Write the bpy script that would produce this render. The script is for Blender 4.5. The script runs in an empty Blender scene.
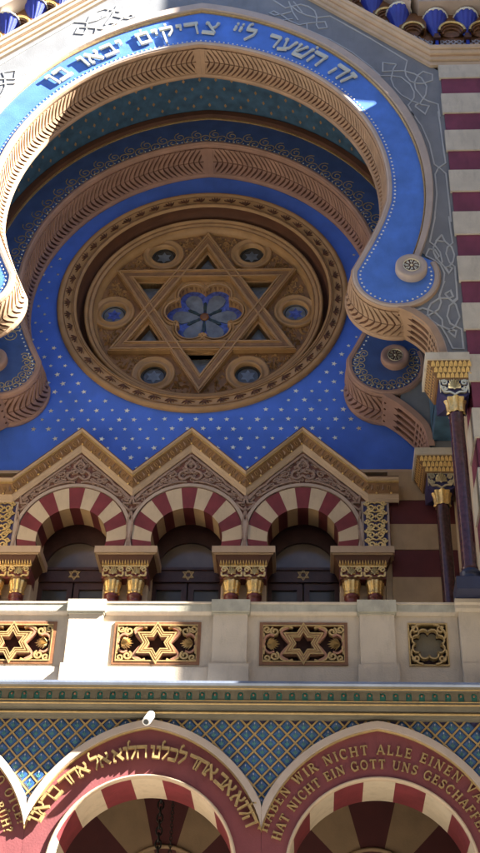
import bpy, math, random
from mathutils import Vector
from mathutils.geometry import tessellate_polygon
random.seed(7)
PI = math.pi
scene = bpy.context.scene
COL = scene.collection
rad = math.radians

# ------------------------------------------------------------------ materials
def mat(name, color, rough=0.6, metal=0.0, var=0.12, scale=3.0, bump=0.15, bscale=40.0, dirt=0.0, spec=0.5, coat=0.0):
    m = bpy.data.materials.new(name); m.use_nodes = True
    nt = m.node_tree; N = nt.nodes; L = nt.links
    b = N['Principled BSDF']
    tc = N.new('ShaderNodeTexCoord')
    n1 = N.new('ShaderNodeTexNoise'); n1.inputs['Scale'].default_value = scale; n1.inputs['Detail'].default_value = 6
    L.new(tc.outputs['Object'], n1.inputs['Vector'])
    r = N.new('ShaderNodeValToRGB')
    c = color
    r.color_ramp.elements[0].position = 0.3; r.color_ramp.elements[1].position = 0.7
    r.color_ramp.elements[0].color = tuple(max(0, x*(1-var)) for x in c)+(1,)
    r.color_ramp.elements[1].color = tuple(min(1, x*(1+var)) for x in c)+(1,)
    L.new(n1.outputs['Fac'], r.inputs['Fac'])
    out = r.outputs['Color']
    if dirt > 0:
        n2 = N.new('ShaderNodeTexNoise'); n2.inputs['Scale'].default_value = scale*2.3; n2.inputs['Detail'].default_value = 9
        n2.inputs['Roughness'].default_value = 0.7
        mp = N.new('ShaderNodeMapping'); mp.inputs['Scale'].default_value = (1, 1, 0.35)
        L.new(tc.outputs['Object'], mp.inputs['Vector']); L.new(mp.outputs['Vector'], n2.inputs['Vector'])
        rr = N.new('ShaderNodeValToRGB'); rr.color_ramp.elements[0].position = 0.5; rr.color_ramp.elements[1].position = 0.75
        rr.color_ramp.elements[0].color = (0, 0, 0, 1); rr.color_ramp.elements[1].color = (dirt, dirt, dirt, 1)
        L.new(n2.outputs['Fac'], rr.inputs['Fac'])
        mx = N.new('ShaderNodeMix'); mx.data_type = 'RGBA'
        L.new(rr.outputs['Color'], mx.inputs['Factor']); L.new(out, mx.inputs['A'])
        mx.inputs['B'].default_value = tuple(x*0.45 for x in c)+(1,)
        out = mx.outputs['Result']
    L.new(out, b.inputs['Base Color'])
    b.inputs['Roughness'].default_value = rough; b.inputs['Metallic'].default_value = metal
    b.inputs['Specular IOR Level'].default_value = spec
    b.inputs['Coat Weight'].default_value = coat
    if bump > 0:
        n3 = N.new('ShaderNodeTexNoise'); n3.inputs['Scale'].default_value = bscale; n3.inputs['Detail'].default_value = 5
        L.new(tc.outputs['Object'], n3.inputs['Vector'])
        bp = N.new('ShaderNodeBump'); bp.inputs['Strength'].default_value = bump; bp.inputs['Distance'].default_value = 0.02
        L.new(n3.outputs['Fac'], bp.inputs['Height']); L.new(bp.outputs['Normal'], b.inputs['Normal'])
    return m

M = {}
M['cream']   = mat('cream_paint', (0.57, 0.46, 0.32), 0.75, dirt=0.38, var=0.08)
M['creamst'] = mat('cream_stone', (0.55, 0.455, 0.345), 0.7, dirt=0.4, var=0.07)
M['paleblk'] = mat('pale_block', (0.58, 0.515, 0.41), 0.75, dirt=0.45, var=0.1)
M['red']     = mat('oxblood_paint', (0.19, 0.028, 0.034), 0.65, var=0.2, dirt=0.4)
M['plum']    = mat('plum_paint', (0.19, 0.035, 0.065), 0.65, var=0.18, dirt=0.4)
M['pink']    = mat('madder_plaster', (0.185, 0.045, 0.050), 0.75, var=0.10, dirt=0.2)
M['blue']    = mat('cobalt_paint', (0.075, 0.19, 0.60), 0.55, var=0.16, scale=3, dirt=0.22)
M['starblue']= mat('ultramarine_paint', (0.06, 0.165, 0.70), 0.6, var=0.14, scale=2, dirt=0.15)
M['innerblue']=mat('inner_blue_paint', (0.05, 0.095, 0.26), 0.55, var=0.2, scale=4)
M['grey']    = mat('grey_plaster', (0.205, 0.21, 0.22), 0.8, var=0.12, dirt=0.25, scale=2)
M['lace']    = mat('pale_strapwork', (0.42, 0.42, 0.41), 0.7, var=0.1)
M['mould']   = mat('taupe_moulding', (0.44, 0.35, 0.29), 0.65, var=0.08, dirt=0.2)
M['sand']    = mat('sand_moulding', (0.50, 0.37, 0.25), 0.6, var=0.1, dirt=0.2)
M['carve']   = mat('carved_tan', (0.38, 0.245, 0.15), 0.6, var=0.15)
M['carve2']  = mat('carved_rose_tan', (0.38, 0.23, 0.17), 0.6, var=0.15)
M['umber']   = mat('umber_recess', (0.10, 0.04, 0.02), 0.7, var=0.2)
M['ochre']   = mat('ochre_paint', (0.37, 0.22, 0.095), 0.5, var=0.14, scale=4)
M['ochred']  = mat('ochre_dark', (0.22, 0.115, 0.045), 0.55, var=0.2, scale=8)
M['gold']    = mat('gold_leaf', (0.80, 0.56, 0.22), 0.38, metal=0.8, var=0.2, scale=30, bump=0.3)
M['goldpt']  = mat('gold_paint', (0.46, 0.31, 0.13), 0.45, metal=0.35, var=0.15, scale=20)
M['lettergold']= mat('letter_gold', (0.40, 0.27, 0.115), 0.45, metal=0.25, var=0.2, scale=20)
M['palegold']= mat('pale_gold', (0.80, 0.70, 0.45), 0.35, metal=0.7, var=0.15, scale=20)
M['star']    = mat('gilded_star', (0.95, 0.86, 0.62), 0.42, metal=0.75, var=0.1, scale=9, bump=0.1)
M['white']   = mat('white_paint', (0.80, 0.80, 0.72), 0.5, var=0.04)
M['letter']  = mat('ivory_letter', (0.55, 0.55, 0.46), 0.5, var=0.06)
M['dwood']   = mat('dark_wood', (0.055, 0.022, 0.018), 0.45, var=0.25, scale=6)
M['glass']   = mat('dark_glass', (0.06, 0.058, 0.052), 0.18, var=0.3, scale=1.5, bump=0.05, bscale=3)
M['fan']     = mat('wired_fanlight_glass', (0.12, 0.095, 0.075), 0.14, var=0.6, scale=1.2, bump=0.1, bscale=6)
M['bglass']  = mat('blue_leaded_glass', (0.07, 0.11, 0.42), 0.15, var=0.5, scale=14, bump=0.2, bscale=25)
M['gglass']  = mat('grey_green_glass', (0.15, 0.175, 0.21), 0.2, var=0.3, scale=6, bump=0.2, bscale=15)
M['greeng']  = mat('green_glass', (0.02, 0.035, 0.025), 0.15, var=0.4, scale=10, bump=0.1)
M['vault']   = mat('vault_blue_green', (0.05, 0.12, 0.20), 0.6, var=0.3, scale=5)
M['teal']    = mat('teal_glaze', (0.03, 0.20, 0.17), 0.3, var=0.2, scale=10)
M['tile']    = mat('blue_glazed_tile', (0.035, 0.10, 0.26), 0.16, var=0.35, scale=9, bump=0.25, bscale=14, coat=0.4)
M['leafg']   = mat('green_glaze', (0.055, 0.18, 0.18), 0.3, var=0.3, scale=12)
M['olive']   = mat('olive_stone', (0.17, 0.145, 0.10), 0.6, var=0.15, dirt=0.2)
M['zinc']    = mat('zinc_flashing', (0.20, 0.23, 0.30), 0.35, metal=0.4, var=0.2)
M['copst']   = mat('weathered_coping', (0.40, 0.37, 0.29), 0.7, var=0.16, dirt=0.35, scale=6)
M['porph']   = mat('porphyry_shaft', (0.06, 0.02, 0.022), 0.18, var=0.35, scale=18, bump=0.03)
M['maroon']  = mat('maroon_collar', (0.16, 0.035, 0.03), 0.35, var=0.15)
M['navy']    = mat('navy_base', (0.02, 0.025, 0.06), 0.4, var=0.2)
M['brown']   = mat('brown_panel', (0.20, 0.085, 0.035), 0.5, var=0.2, scale=8)
M['rosebr']  = mat('rose_brown', (0.36, 0.17, 0.10), 0.5, var=0.15)
M['void']    = mat('void_maroon', (0.035, 0.009, 0.008), 0.7, var=0.2)
M['carvebg'] = mat('carving_ground', (0.16, 0.065, 0.045), 0.7, var=0.3, scale=20)
M['carvegr'] = mat('carving_relief', (0.30, 0.205, 0.155), 0.6, var=0.2, scale=20)
M['indigo']  = mat('indigo_ground', (0.035, 0.03, 0.10), 0.6, var=0.3, scale=20)
M['plastic'] = mat('white_housing', (0.80, 0.80, 0.78), 0.35, var=0.03, bump=0)
M['black']   = mat('black_lens', (0.01, 0.01, 0.012), 0.15, var=0.1, bump=0)
M['iron']    = mat('iron_chain', (0.02, 0.018, 0.016), 0.5, metal=0.5)
M['pave']    = mat('street_paving', (0.24, 0.23, 0.21), 0.85, var=0.25, scale=0.8, bump=0.4, bscale=8)
M['house']   = mat('house_stucco', (0.45, 0.40, 0.32), 0.8, var=0.1, dirt=0.2)
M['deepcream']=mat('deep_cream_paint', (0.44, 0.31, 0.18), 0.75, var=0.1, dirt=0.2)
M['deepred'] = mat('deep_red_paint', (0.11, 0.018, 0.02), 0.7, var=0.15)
M['shadecream']=mat('porch_cream_shaded', (0.24, 0.16, 0.09), 0.8, dirt=0.2)  # cream copy with the porch shade darkened into its colour
M['shadered'] = mat('porch_red_shaded', (0.065, 0.013, 0.013), 0.8)  # red copy, likewise darkened to carry the porch shade
M['fanblue'] = mat('fan_blue', (0.03, 0.05, 0.36), 0.45, var=0.15)
M['friezebr']= mat('frieze_brown', (0.20, 0.085, 0.03), 0.5, var=0.2, scale=12)
M['lattice'] = mat('pale_lattice', (0.42, 0.40, 0.42), 0.6, var=0.1)

# ------------------------------------------------------------------ mesh kit
class MB:
    """verts + faces with a material slot per face"""
    def __init__(s): s.v = []; s.f = []; s.mi = []; s.sm = []
    def add(s, vs, fs, mi=0, smooth=False):
        o = len(s.v); s.v += [tuple(v) for v in vs]
        for f in fs: s.f.append(tuple(i+o for i in f)); s.mi.append(mi); s.sm.append(smooth)
    def build(s, name, mats, parent=None, rel=None):
        me = bpy.data.meshes.new(name)
        off = Vector(rel) if rel else Vector((0, 0, 0))
        q = parent
        while q is not None: off = off+q.location; q = q.parent
        me.from_pydata([tuple(Vector(v)-off) for v in s.v], [], s.f)
        if not isinstance(mats, (list, tuple)): mats = [mats]
        for m in mats: me.materials.append(M[m] if isinstance(m, str) else m)
        me.polygons.foreach_set('material_index', s.mi); me.polygons.foreach_set('use_smooth', s.sm)
        me.update()
        import bmesh
        bm = bmesh.new(); bm.from_mesh(me); bmesh.ops.recalc_face_normals(bm, faces=bm.faces); bm.to_mesh(me); bm.free()
        o = bpy.data.objects.new(name, me); COL.objects.link(o)
        if parent is not None: o.parent = parent
        return o
    # --- shapes (x, y = depth into the facade, z = up)
    def box(s, x0, x1, y0, y1, z0, z1, mi=0):
        s.add([(x0,y0,z0),(x1,y0,z0),(x1,y1,z0),(x0,y1,z0),(x0,y0,z1),(x1,y0,z1),(x1,y1,z1),(x0,y1,z1)],
              [(0,1,5,4),(1,2,6,5),(2,3,7,6),(3,0,4,7),(4,5,6,7),(3,2,1,0)], mi)
    def frustum(s, x0, x1, y0, y1, z0, X0, X1, Y0, Y1, z1, mi=0):
        s.add([(x0,y0,z0),(x1,y0,z0),(x1,y1,z0),(x0,y1,z0),(X0,Y0,z1),(X1,Y0,z1),(X1,Y1,z1),(X0,Y1,z1)],
              [(0,1,5,4),(1,2,6,5),(2,3,7,6),(3,0,4,7),(4,5,6,7),(3,2,1,0)], mi)
    def prism(s, polys, y0, y1, mi=0, back=False, side=None):
        side = mi if side is None else side
        flat = [p for q in polys for p in q]
        tris = tessellate_polygon([[Vector((p[0], p[1], 0)) for p in q] for q in polys])
        n = len(flat)
        s.add([(p[0], y0, p[1]) for p in flat], [tuple(t) for t in tris], mi)
        if back: s.add([(p[0], y1, p[1]) for p in flat], [tuple(t) for t in tris], mi)
        for q in polys:
            k = len(q); vs = [(p[0], y0, p[1]) for p in q]+[(p[0], y1, p[1]) for p in q]
            s.add(vs, [(i, (i+1) % k, k+(i+1) % k, k+i) for i in range(k)], side)
    def loft(s, rows, mi=0, closed=False, smooth=False, cap=False):
        n = len(rows[0]); vs = [p for r in rows for p in r]; fs = []
        for i in range(len(rows)-1):
            for j in range(n if closed else n-1):
                a = i*n+j; b = i*n+(j+1) % n; fs.append((a, b, b+n, a+n))
        if cap: fs.append(tuple(range(n))); fs.append(tuple((len(rows)-1)*n+j for j in range(n)))
        s.add(vs, fs, mi, smooth)
    def ribbon(s, path, w, y0, y1, mi=0, closed=False):
        """flat bar of width w along an (x,z) polyline, face at y0, sides back to y1"""
        n = len(path)
        if n < 2: return
        Lp = []; Rp = []
        for i in range(n):
            a = path[i-1] if (i > 0 or closed) else path[i]; b = path[(i+1) % n] if (i < n-1 or closed) else path[i]
            dx, dz = b[0]-a[0], b[1]-a[1]; l = math.hypot(dx, dz) or 1
            ww = w[i] if isinstance(w, (list, tuple)) else w
            nx, nz = -dz/l*ww/2, dx/l*ww/2
            # mitre
            if 0 < i < n-1 or closed:
                d1 = (path[i][0]-a[0], path[i][1]-a[1]); d2 = (b[0]-path[i][0], b[1]-path[i][1])
                l1 = math.hypot(*d1) or 1; l2 = math.hypot(*d2) or 1
                c = (d1[0]*d2[0]+d1[1]*d2[1])/(l1*l2); k = 1/max(0.45, math.sqrt(max(0, (1+c)/2)))
                nx *= k; nz *= k
            Lp.append((path[i][0]+nx, path[i][1]+nz)); Rp.append((path[i][0]-nx, path[i][1]-nz))
        rows = [[(p[0], y1, p[1]) for p in Lp], [(p[0], y0, p[1]) for p in Lp], [(p[0], y0, p[1]) for p in Rp], [(p[0], y1, p[1]) for p in Rp]]
        if closed: rows = [r+[r[0]] for r in rows]
        s.loft(rows, mi)
        if not closed:
            s.add([(Lp[0][0],y0,Lp[0][1]),(Rp[0][0],y0,Rp[0][1]),(Rp[0][0],y1,Rp[0][1]),(Lp[0][0],y1,Lp[0][1]),
                   (Lp[-1][0],y0,Lp[-1][1]),(Rp[-1][0],y0,Rp[-1][1]),(Rp[-1][0],y1,Rp[-1][1]),(Lp[-1][0],y1,Lp[-1][1])], [(0,1,2,3),(4,5,6,7)], mi)
    def lathe(s, prof, cx, cy, n=20, mi=0, a0=0, a1=2*PI, smooth=True, lob=0, nl=8):
        """profile [(r,z)] round a vertical axis; lob = fluting depth"""
        full = abs(a1-a0-2*PI) < 1e-6
        k = n if full else n+1
        rows = [[(cx+r*(1+lob*math.cos(nl*(a0+(a1-a0)*i/n)))*math.cos(a0+(a1-a0)*i/n), cy+r*(1+lob*math.cos(nl*(a0+(a1-a0)*i/n)))*math.sin(a0+(a1-a0)*i/n), z) for i in range(k)] for r, z in prof]
        s.loft(rows, mi, closed=full, smooth=smooth)
    def lathey(s, prof, cx, cz, n=32, mi=0, a0=0, a1=2*PI, smooth=True, rmul=None):
        """profile [(r,y)] round an axis along y"""
        full = abs(a1-a0-2*PI) < 1e-6
        k = n if full else n+1
        A = [a0+(a1-a0)*i/n for i in range(k)]
        rows = [[(cx+r*(rmul(a) if rmul else 1)*math.cos(a), y, cz+r*(rmul(a) if rmul else 1)*math.sin(a)) for a in A] for r, y in prof]
        s.loft(rows, mi, closed=full, smooth=smooth)
    def sphere(s, x, y, z, r, sx=1, sy=1, sz=1, n=10, mi=0):
        rows = []
        for i in range(n//2+1):
            t = PI*i/(n//2); rows.append([(x+sx*r*math.sin(t)*math.cos(2*PI*j/n), y+sy*r*math.sin(t)*math.sin(2*PI*j/n), z+sz*r*math.cos(t)) for j in range(n)])
        s.loft(rows, mi, closed=True, smooth=True)
    def tube(s, path, r, n=6, mi=0, closed=False):
        rows = []
        m = len(path)
        for i, p in enumerate(path):
            a = Vector(path[i-1] if (i > 0 or closed) else path[i]); b = Vector(path[(i+1) % m] if (i < m-1 or closed) else path[i])
            d = (b-a).normalized(); u = d.orthogonal().normalized() if abs(d.y) > 0.9 else d.cross(Vector((0, 1, 0))).normalized(); w = d.cross(u)
            rows.append([tuple(Vector(p)+r*(math.cos(2*PI*j/n)*u+math.sin(2*PI*j/n)*w)) for j in range(n)])
        if closed: rows.append(rows[0])
        s.loft(rows, mi, closed=True, smooth=True)
    def pyramid(s, pts, apex, mi=0):
        k = len(pts); s.add(list(pts)+[apex], [(i, (i+1) % k, k) for i in range(k)], mi)
    def extrude_x(s, prof, x0, x1, mi=0, smooth=False):
        s.loft([[(x0, y, z) for y, z in prof], [(x1, y, z) for y, z in prof]], mi, smooth=smooth)

def tag(o, label, cat, group=None, kind=None):
    o['label'] = label; o['category'] = cat
    if group: o['group'] = group
    if kind: o['kind'] = kind
    return o
def thing(name, label, cat, loc=(0, 0, 0), group=None, kind=None):
    o = bpy.data.objects.new(name, None); COL.objects.link(o); o.location = loc
    o.empty_display_size = 0.1
    return tag(o, label, cat, group, kind)
def copy_tree(root, loc, label):
    r = root.copy(); COL.objects.link(r); r.location = loc; r['label'] = label
    for ch in list(root.children):
        c = ch.copy(); COL.objects.link(c); c.parent = r
        for g in list(ch.children):
            d = g.copy(); COL.objects.link(d); d.parent = c
    return r
def circle(cx, cz, r, n=32, a0=0): return [(cx+r*math.cos(a0+2*PI*i/n), cz+r*math.sin(a0+2*PI*i/n)) for i in range(n)]
def arcp(cx, cz, r, a0, a1, n): return [(cx+r*math.cos(a0+(a1-a0)*i/n), cz+r*math.sin(a0+(a1-a0)*i/n)) for i in range(n+1)]
def parc(e, zc, R, zend, n=40):
    """right half of a pointed arch, apex first"""
    t0 = math.acos(e/R); t1 = math.asin((zend-zc)/R)
    return [(-e+R*math.cos(t0+(t1-t0)*i/n), zc+R*math.sin(t0+(t1-t0)*i/n)) for i in range(n+1)]
def mirror(p): return [(-x, z) for x, z in p]
def both(p): return mirror(p)[::-1]+(p[1:] if abs(p[0][0]) < 1e-6 else p)
def offset(path, d):
    out = []
    n = len(path)
    for i in range(n):
        a = path[max(0, i-1)]; b = path[min(n-1, i+1)]
        dx, dz = b[0]-a[0], b[1]-a[1]; l = math.hypot(dx, dz) or 1
        out.append((path[i][0]-dz/l*d, path[i][1]+dx/l*d))
    return out
def catmull(P, k=6):
    out = []
    for i in range(len(P)-1):
        p0 = P[max(0, i-1)]; p1 = P[i]; p2 = P[i+1]; p3 = P[min(len(P)-1, i+2)]
        for j in range(k):
            t = j/k
            out.append(tuple(0.5*(2*p1[q]+(p2[q]-p0[q])*t+(2*p0[q]-5*p1[q]+4*p2[q]-p3[q])*t*t+(3*p1[q]-p0[q]-3*p2[q]+p3[q])*t**3) for q in (0, 1)))
    return out+[P[-1]]
class Path:
    """(x,z) polyline by arc length, with a normal on its left side"""
    def __init__(s, pts):
        s.p = pts; s.s = [0]
        for a, b in zip(pts, pts[1:]): s.s.append(s.s[-1]+math.hypot(b[0]-a[0], b[1]-a[1]))
        s.L = s.s[-1]; s.k = 0
    def at(s, u):
        u = min(max(u, 0), s.L-1e-6)
        import bisect
        i = min(max(bisect.bisect_right(s.s, u)-1, 0), len(s.p)-2)
        t = (u-s.s[i])/max(1e-9, s.s[i+1]-s.s[i]); a = s.p[i]; b = s.p[i+1]
        dx, dz = b[0]-a[0], b[1]-a[1]; l = math.hypot(dx, dz) or 1
        return (a[0]+dx*t, a[1]+dz*t), (-dz/l, dx/l), (dx/l, dz/l)
def spiral(cx, cz, r, turns, a0, sgn=1, n=14, r1=0.25):
    return [(cx+(r*(1-(1-r1)*i/n))*math.cos(a0+sgn*turns*2*PI*i/n), cz+(r*(1-(1-r1)*i/n))*math.sin(a0+sgn*turns*2*PI*i/n)) for i in range(n+1)]
def hexstar(cx, cz, R, a0=PI/2):
    """outline of a six-pointed star"""
    r = R/math.sqrt(3)
    return [(cx+(R if i % 2 == 0 else r)*math.cos(a0+PI/6*i), cz+(R if i % 2 == 0 else r)*math.sin(a0+PI/6*i)) for i in range(12)]
def star5(cx, cz, R, a0=PI/2, n=5, q=0.42):
    return [(cx+(R if i % 2 == 0 else R*q)*math.cos(a0+PI/n*i), cz+(R if i % 2 == 0 else R*q)*math.sin(a0+PI/n*i)) for i in range(2*n)]

# ------------------------------------------------------------------ lettering: strokes on a unit grid
T, t_ = 0.21, 0.11
HEB = {
 'ה': (0.86, [(T, [(0,.9),(.82,.9)]), (t_, [(.74,.88),(.74,0)]), (t_, [(.13,.6),(.13,0)])]),
 'ח': (0.86, [(T, [(0,.9),(.82,.9)]), (t_, [(.74,.88),(.74,0)]), (t_, [(.13,.88),(.13,0)])]),
 'ל': (0.74, [(T, [(.06,.9),(.68,.9)]), (t_, [(.1,.9),(.1,1.28),(.2,1.4)]), (.16, [(.13,1.42),(.24,1.36)]), (t_, [(.64,.9),(.62,.55),(.28,-.02)])]),
 'ו': (0.42, [(T, [(.04,.9),(.36,.9)]), (t_+.02, [(.31,.92),(.31,0)])]),
 'א': (0.90, [(T, [(.06,.96),(.8,.04)]), (t_, [(.72,.72),(.7,.6),(.5,.42)]), (.17, [(.68,.98),(.74,.7)]), (t_, [(.26,.72),(.1,.38),(.1,.12)]), (.17, [(.04,.08),(.24,.04)])]),
 'ב': (0.86, [(T, [(.04,.9),(.7,.9)]), (t_, [(.66,.9),(.66,.1)]), (T, [(0,.1),(.84,.1)])]),
 'ד': (0.84, [(T, [(0,.9),(.82,.9)]), (t_, [(.68,.9),(.68,0)])]),
 'כ': (0.74, [(T, [(.04,.9),(.62,.9)]), (t_, [(.64,.92),(.66,.5),(.64,.08)]), (T, [(.04,.1),(.62,.1)])]),
 'נ': (0.54, [(T, [(.16,.9),(.44,.9)]), (t_, [(.43,.9),(.43,.1)]), (T, [(0,.1),(.48,.1)])]),
 'ר': (0.74, [(T, [(0,.9),(.62,.9)]), (t_, [(.64,.95),(.64,0)])]),
 'ז': (0.50, [(T, [(.04,.93),(.46,.86)]), (t_, [(.27,.88),(.2,0)])]),
 'ש': (1.0, [(t_, [(.1,.98),(.16,.1)]), (.18, [(.02,.95),(.18,.9)]), (t_, [(.5,.98),(.22,.3)]), (.18, [(.42,.95),(.58,.9)]), (t_, [(.9,.98),(.76,.1)]), (.18, [(.82,.95),(.98,.9)]), (T, [(.12,.1),(.8,.1)]), (.14, [(.93,1.22),(1.05,1.22)])]),
 'ע': (0.84, [(t_, [(.74,.98),(.62,.35),(.08,-.05)]), (.18, [(.66,.95),(.82,.9)]), (t_, [(.14,.98),(.36,.24)]), (.18, [(.05,.95),(.22,.9)]), (T*.8, [(.08,-.02),(.56,.2)])]),
 'י': (0.42, [(T, [(.04,.9),(.36,.9)]), (t_+.02, [(.32,.92),(.27,.52)])]),
 'צ': (0.84, [(T, [(0,.1),(.74,.1)]), (.13, [(.16,.95),(.72,.14)]), (.18, [(.05,.95),(.24,.9)]), (t_, [(.74,.98),(.68,.68),(.48,.5)]), (.18, [(.66,.98),(.82,.94)])]),
 'ק': (0.80, [(T, [(0,.9),(.72,.9)]), (t_, [(.7,.94),(.68,.6),(.4,.2)]), (t_, [(.15,.62),(.15,-.38)]), (.14, [(.34,1.22),(.46,1.22)])]),
 'ם': (0.84, [(T, [(.02,.9),(.76,.9)]), (t_, [(.72,.9),(.72,.1)]), (T, [(.1,.1),(.76,.1)]), (t_, [(.14,.9),(.14,.1)]), (.14, [(.4,1.22),(.52,1.22)])]),
 '"': (0.62, [(.17, [(.06,.9),(.2,.9)]), (.12, [(.18,.9),(.12,.62)]), (.17, [(.38,.9),(.52,.9)]), (.12, [(.5,.9),(.44,.62)]), (.14, [(.1,1.2),(.22,1.2)]), (.14, [(.42,1.2),(.54,1.2)])]),
}
B_, h_, s_ = 0.17, 0.085, 0.07
def stem(x, y0=0, y1=1, w=B_, sw=0.30): return [(w, [(x, y0), (x, y1)]), (s_, [(x-sw/2, y0+.03), (x+sw/2, y0+.03)]), (s_, [(x-sw/2, y1-.03), (x+sw/2, y1-.03)])]
def bowl(cx, cy, rx, ry, a0, a1, w, n=10): return (w, [(cx+rx*math.cos(a0+(a1-a0)*i/n), cy+ry*math.sin(a0+(a1-a0)*i/n)) for i in range(n+1)])
LAT = {
 'H': (.92, stem(.18)+stem(.74)+[(h_, [(.18,.5),(.74,.5)])]),
 'A': (.86, [(h_, [(.1,0),(.42,1)]), (B_, [(.42,1),(.76,0)]), (h_, [(.22,.34),(.62,.34)]), (s_, [(0,.03),(.22,.03)]), (s_, [(.62,.03),(.9,.03)])]),
 'B': (.74, stem(.18)+[bowl(.3,.76,.3,.22,-PI/2,PI/2,.12), bowl(.3,.28,.36,.26,-PI/2,PI/2,.13), (h_, [(.18,.5),(.34,.52)]), (h_, [(.18,.97),(.32,.97)]), (h_, [(.18,.03),(.32,.03)])]),
 'E': (.74, stem(.18)+[(h_, [(.18,.96),(.62,.96)]), (h_, [(.18,.5),(.5,.5)]), (h_, [(.18,.04),(.66,.04)]), (s_, [(.6,.98),(.6,.78)]), (s_, [(.5,.6),(.5,.4)]), (s_, [(.65,.02),(.65,.24)])]),
 'F': (.70, stem(.18)+[(h_, [(.18,.96),(.62,.96)]), (h_, [(.18,.5),(.5,.5)]), (s_, [(.6,.98),(.6,.78)]), (s_, [(.5,.6),(.5,.4)])]),
 'N': (.94, [(h_, [(.16,0),(.16,1)]), (B_, [(.16,.98),(.76,.02)]), (h_, [(.76,0),(.76,1)]), (s_, [(.04,.97),(.28,.97)]), (s_, [(.04,.03),(.3,.03)]), (s_, [(.64,.97),(.9,.97)])]),
 'W': (1.2, [(B_, [(.14,1),(.38,0)]), (h_, [(.38,0),(.6,.9)]), (B_, [(.58,.98),(.82,0)]), (h_, [(.82,0),(1.06,1)]), (s_, [(.02,.97),(.28,.97)]), (s_, [(.94,.97),(1.18,.97)])]),
 'I': (.40, stem(.2)),
 'R': (.86, stem(.18)+[bowl(.32,.74,.3,.24,-PI/2,PI/2,.12), (h_, [(.18,.5),(.36,.5)]), (h_, [(.18,.97),(.34,.97)]), (B_, [(.42,.5),(.76,.02)]), (s_, [(.68,.03),(.88,.03)])]),
 'C': (.84, [bowl(.46,.5,.36,.48,PI*.25,PI*1.75,.13,14), (s_, [(.74,.98),(.74,.68)])]),
 'T': (.80, stem(.4)+[(h_, [(.06,.96),(.74,.96)]), (s_, [(.07,.98),(.07,.76)]), (s_, [(.73,.98),(.73,.76)])]),
 'L': (.72, stem(.18)+[(h_, [(.18,.04),(.64,.04)]), (s_, [(.63,.02),(.63,.26)])]),
 'V': (.86, [(B_, [(.14,1),(.44,0)]), (h_, [(.44,0),(.74,1)]), (s_, [(0,.97),(.28,.97)]), (s_, [(.62,.97),(.88,.97)])]),
 'G': (.90, [bowl(.46,.5,.36,.48,PI*.25,PI*1.8,.13,14), (s_, [(.74,.98),(.74,.7)]), (.14, [(.76,.44),(.76,.06)]), (s_, [(.6,.44),(.9,.44)])]),
 'O': (.92, [bowl(.46,.5,.36,.48,0,2*PI,.12,18)]),
 'U': (.90, [(B_, [(.18,1),(.18,.35)]), bowl(.46,.34,.28,.32,PI,2*PI,.1), (h_, [(.74,1),(.74,.34)]), (s_, [(.04,.97),(.32,.97)]), (s_, [(.62,.97),(.88,.97)])]),
 'S': (.68, [(.13, [(.58,.8),(.5,.94),(.3,.96),(.14,.84),(.16,.66),(.34,.54),(.52,.42),(.58,.24),(.44,.06),(.24,.05),(.1,.2)]), (s_, [(.6,.98),(.6,.72)]), (s_, [(.08,.02),(.08,.3)])]),
 'J': (.46, [(B_, [(.24,1),(.24,.1),(.1,-.16)]), (s_, [(.1,.97),(.4,.97)])]),
 'D': (.90, stem(.18)+[bowl(.34,.5,.42,.47,-PI/2,PI/2,.13), (h_, [(.18,.97),(.36,.97)]), (h_, [(.18,.03),(.36,.03)])]),
 'Ů': (.90, [(B_, [(.18,1),(.18,.35)]), bowl(.46,.34,.28,.32,PI,2*PI,.1), (h_, [(.74,1),(.74,.34)]), (s_, [(.04,.97),(.32,.97)]), (s_, [(.62,.97),(.88,.97)]), bowl(.46,1.2,.1,.1,0,2*PI,.06,8)]),
 '?': (.56, [(.13, [(.08,.78),(.2,.96),(.42,.9),(.44,.7),(.26,.5),(.24,.3)]), (.16, [(.16,.06),(.32,.06)])]),
}
def write(mb, text, path, s0, s1, h, y0, y1, rtl=False, mi=0, space=0.42, gap=0.14, wscale=1.0):
    """letters of height h standing on path between arc lengths s0 and s1"""
    G = HEB if rtl else LAT
    seq = [(c, (G[c][0] if c != ' ' else space)) for c in text]
    if rtl: seq = seq[::-1]
    tot = sum(a for _, a in seq)*h*wscale; ng = len(seq)-1
    g = ((s1-s0)-tot)/ng
    u = s0; j = 0
    for c, a in seq:
        if c != ' ':
            P, n, d = path.at(u+a*h*wscale/2)
            for w, pl in G[c][1]:
                pts = [(P[0]+d[0]*(x-a/2)*h*wscale+n[0]*z*h, P[1]+d[1]*(x-a/2)*h*wscale+n[1]*z*h) for x, z in pl]
                mb.ribbon(pts, w*h, y0-0.0006*(j % 9), y1, mi); j += 1
        u += a*h*wscale+g

HX, H1, H2 = 6.0, 1.85, 2.48
SUN = (2.7, -1.0, 2.55); SUNE = 5.0; SKY = 0.05; EXPO = 3.2

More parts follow.
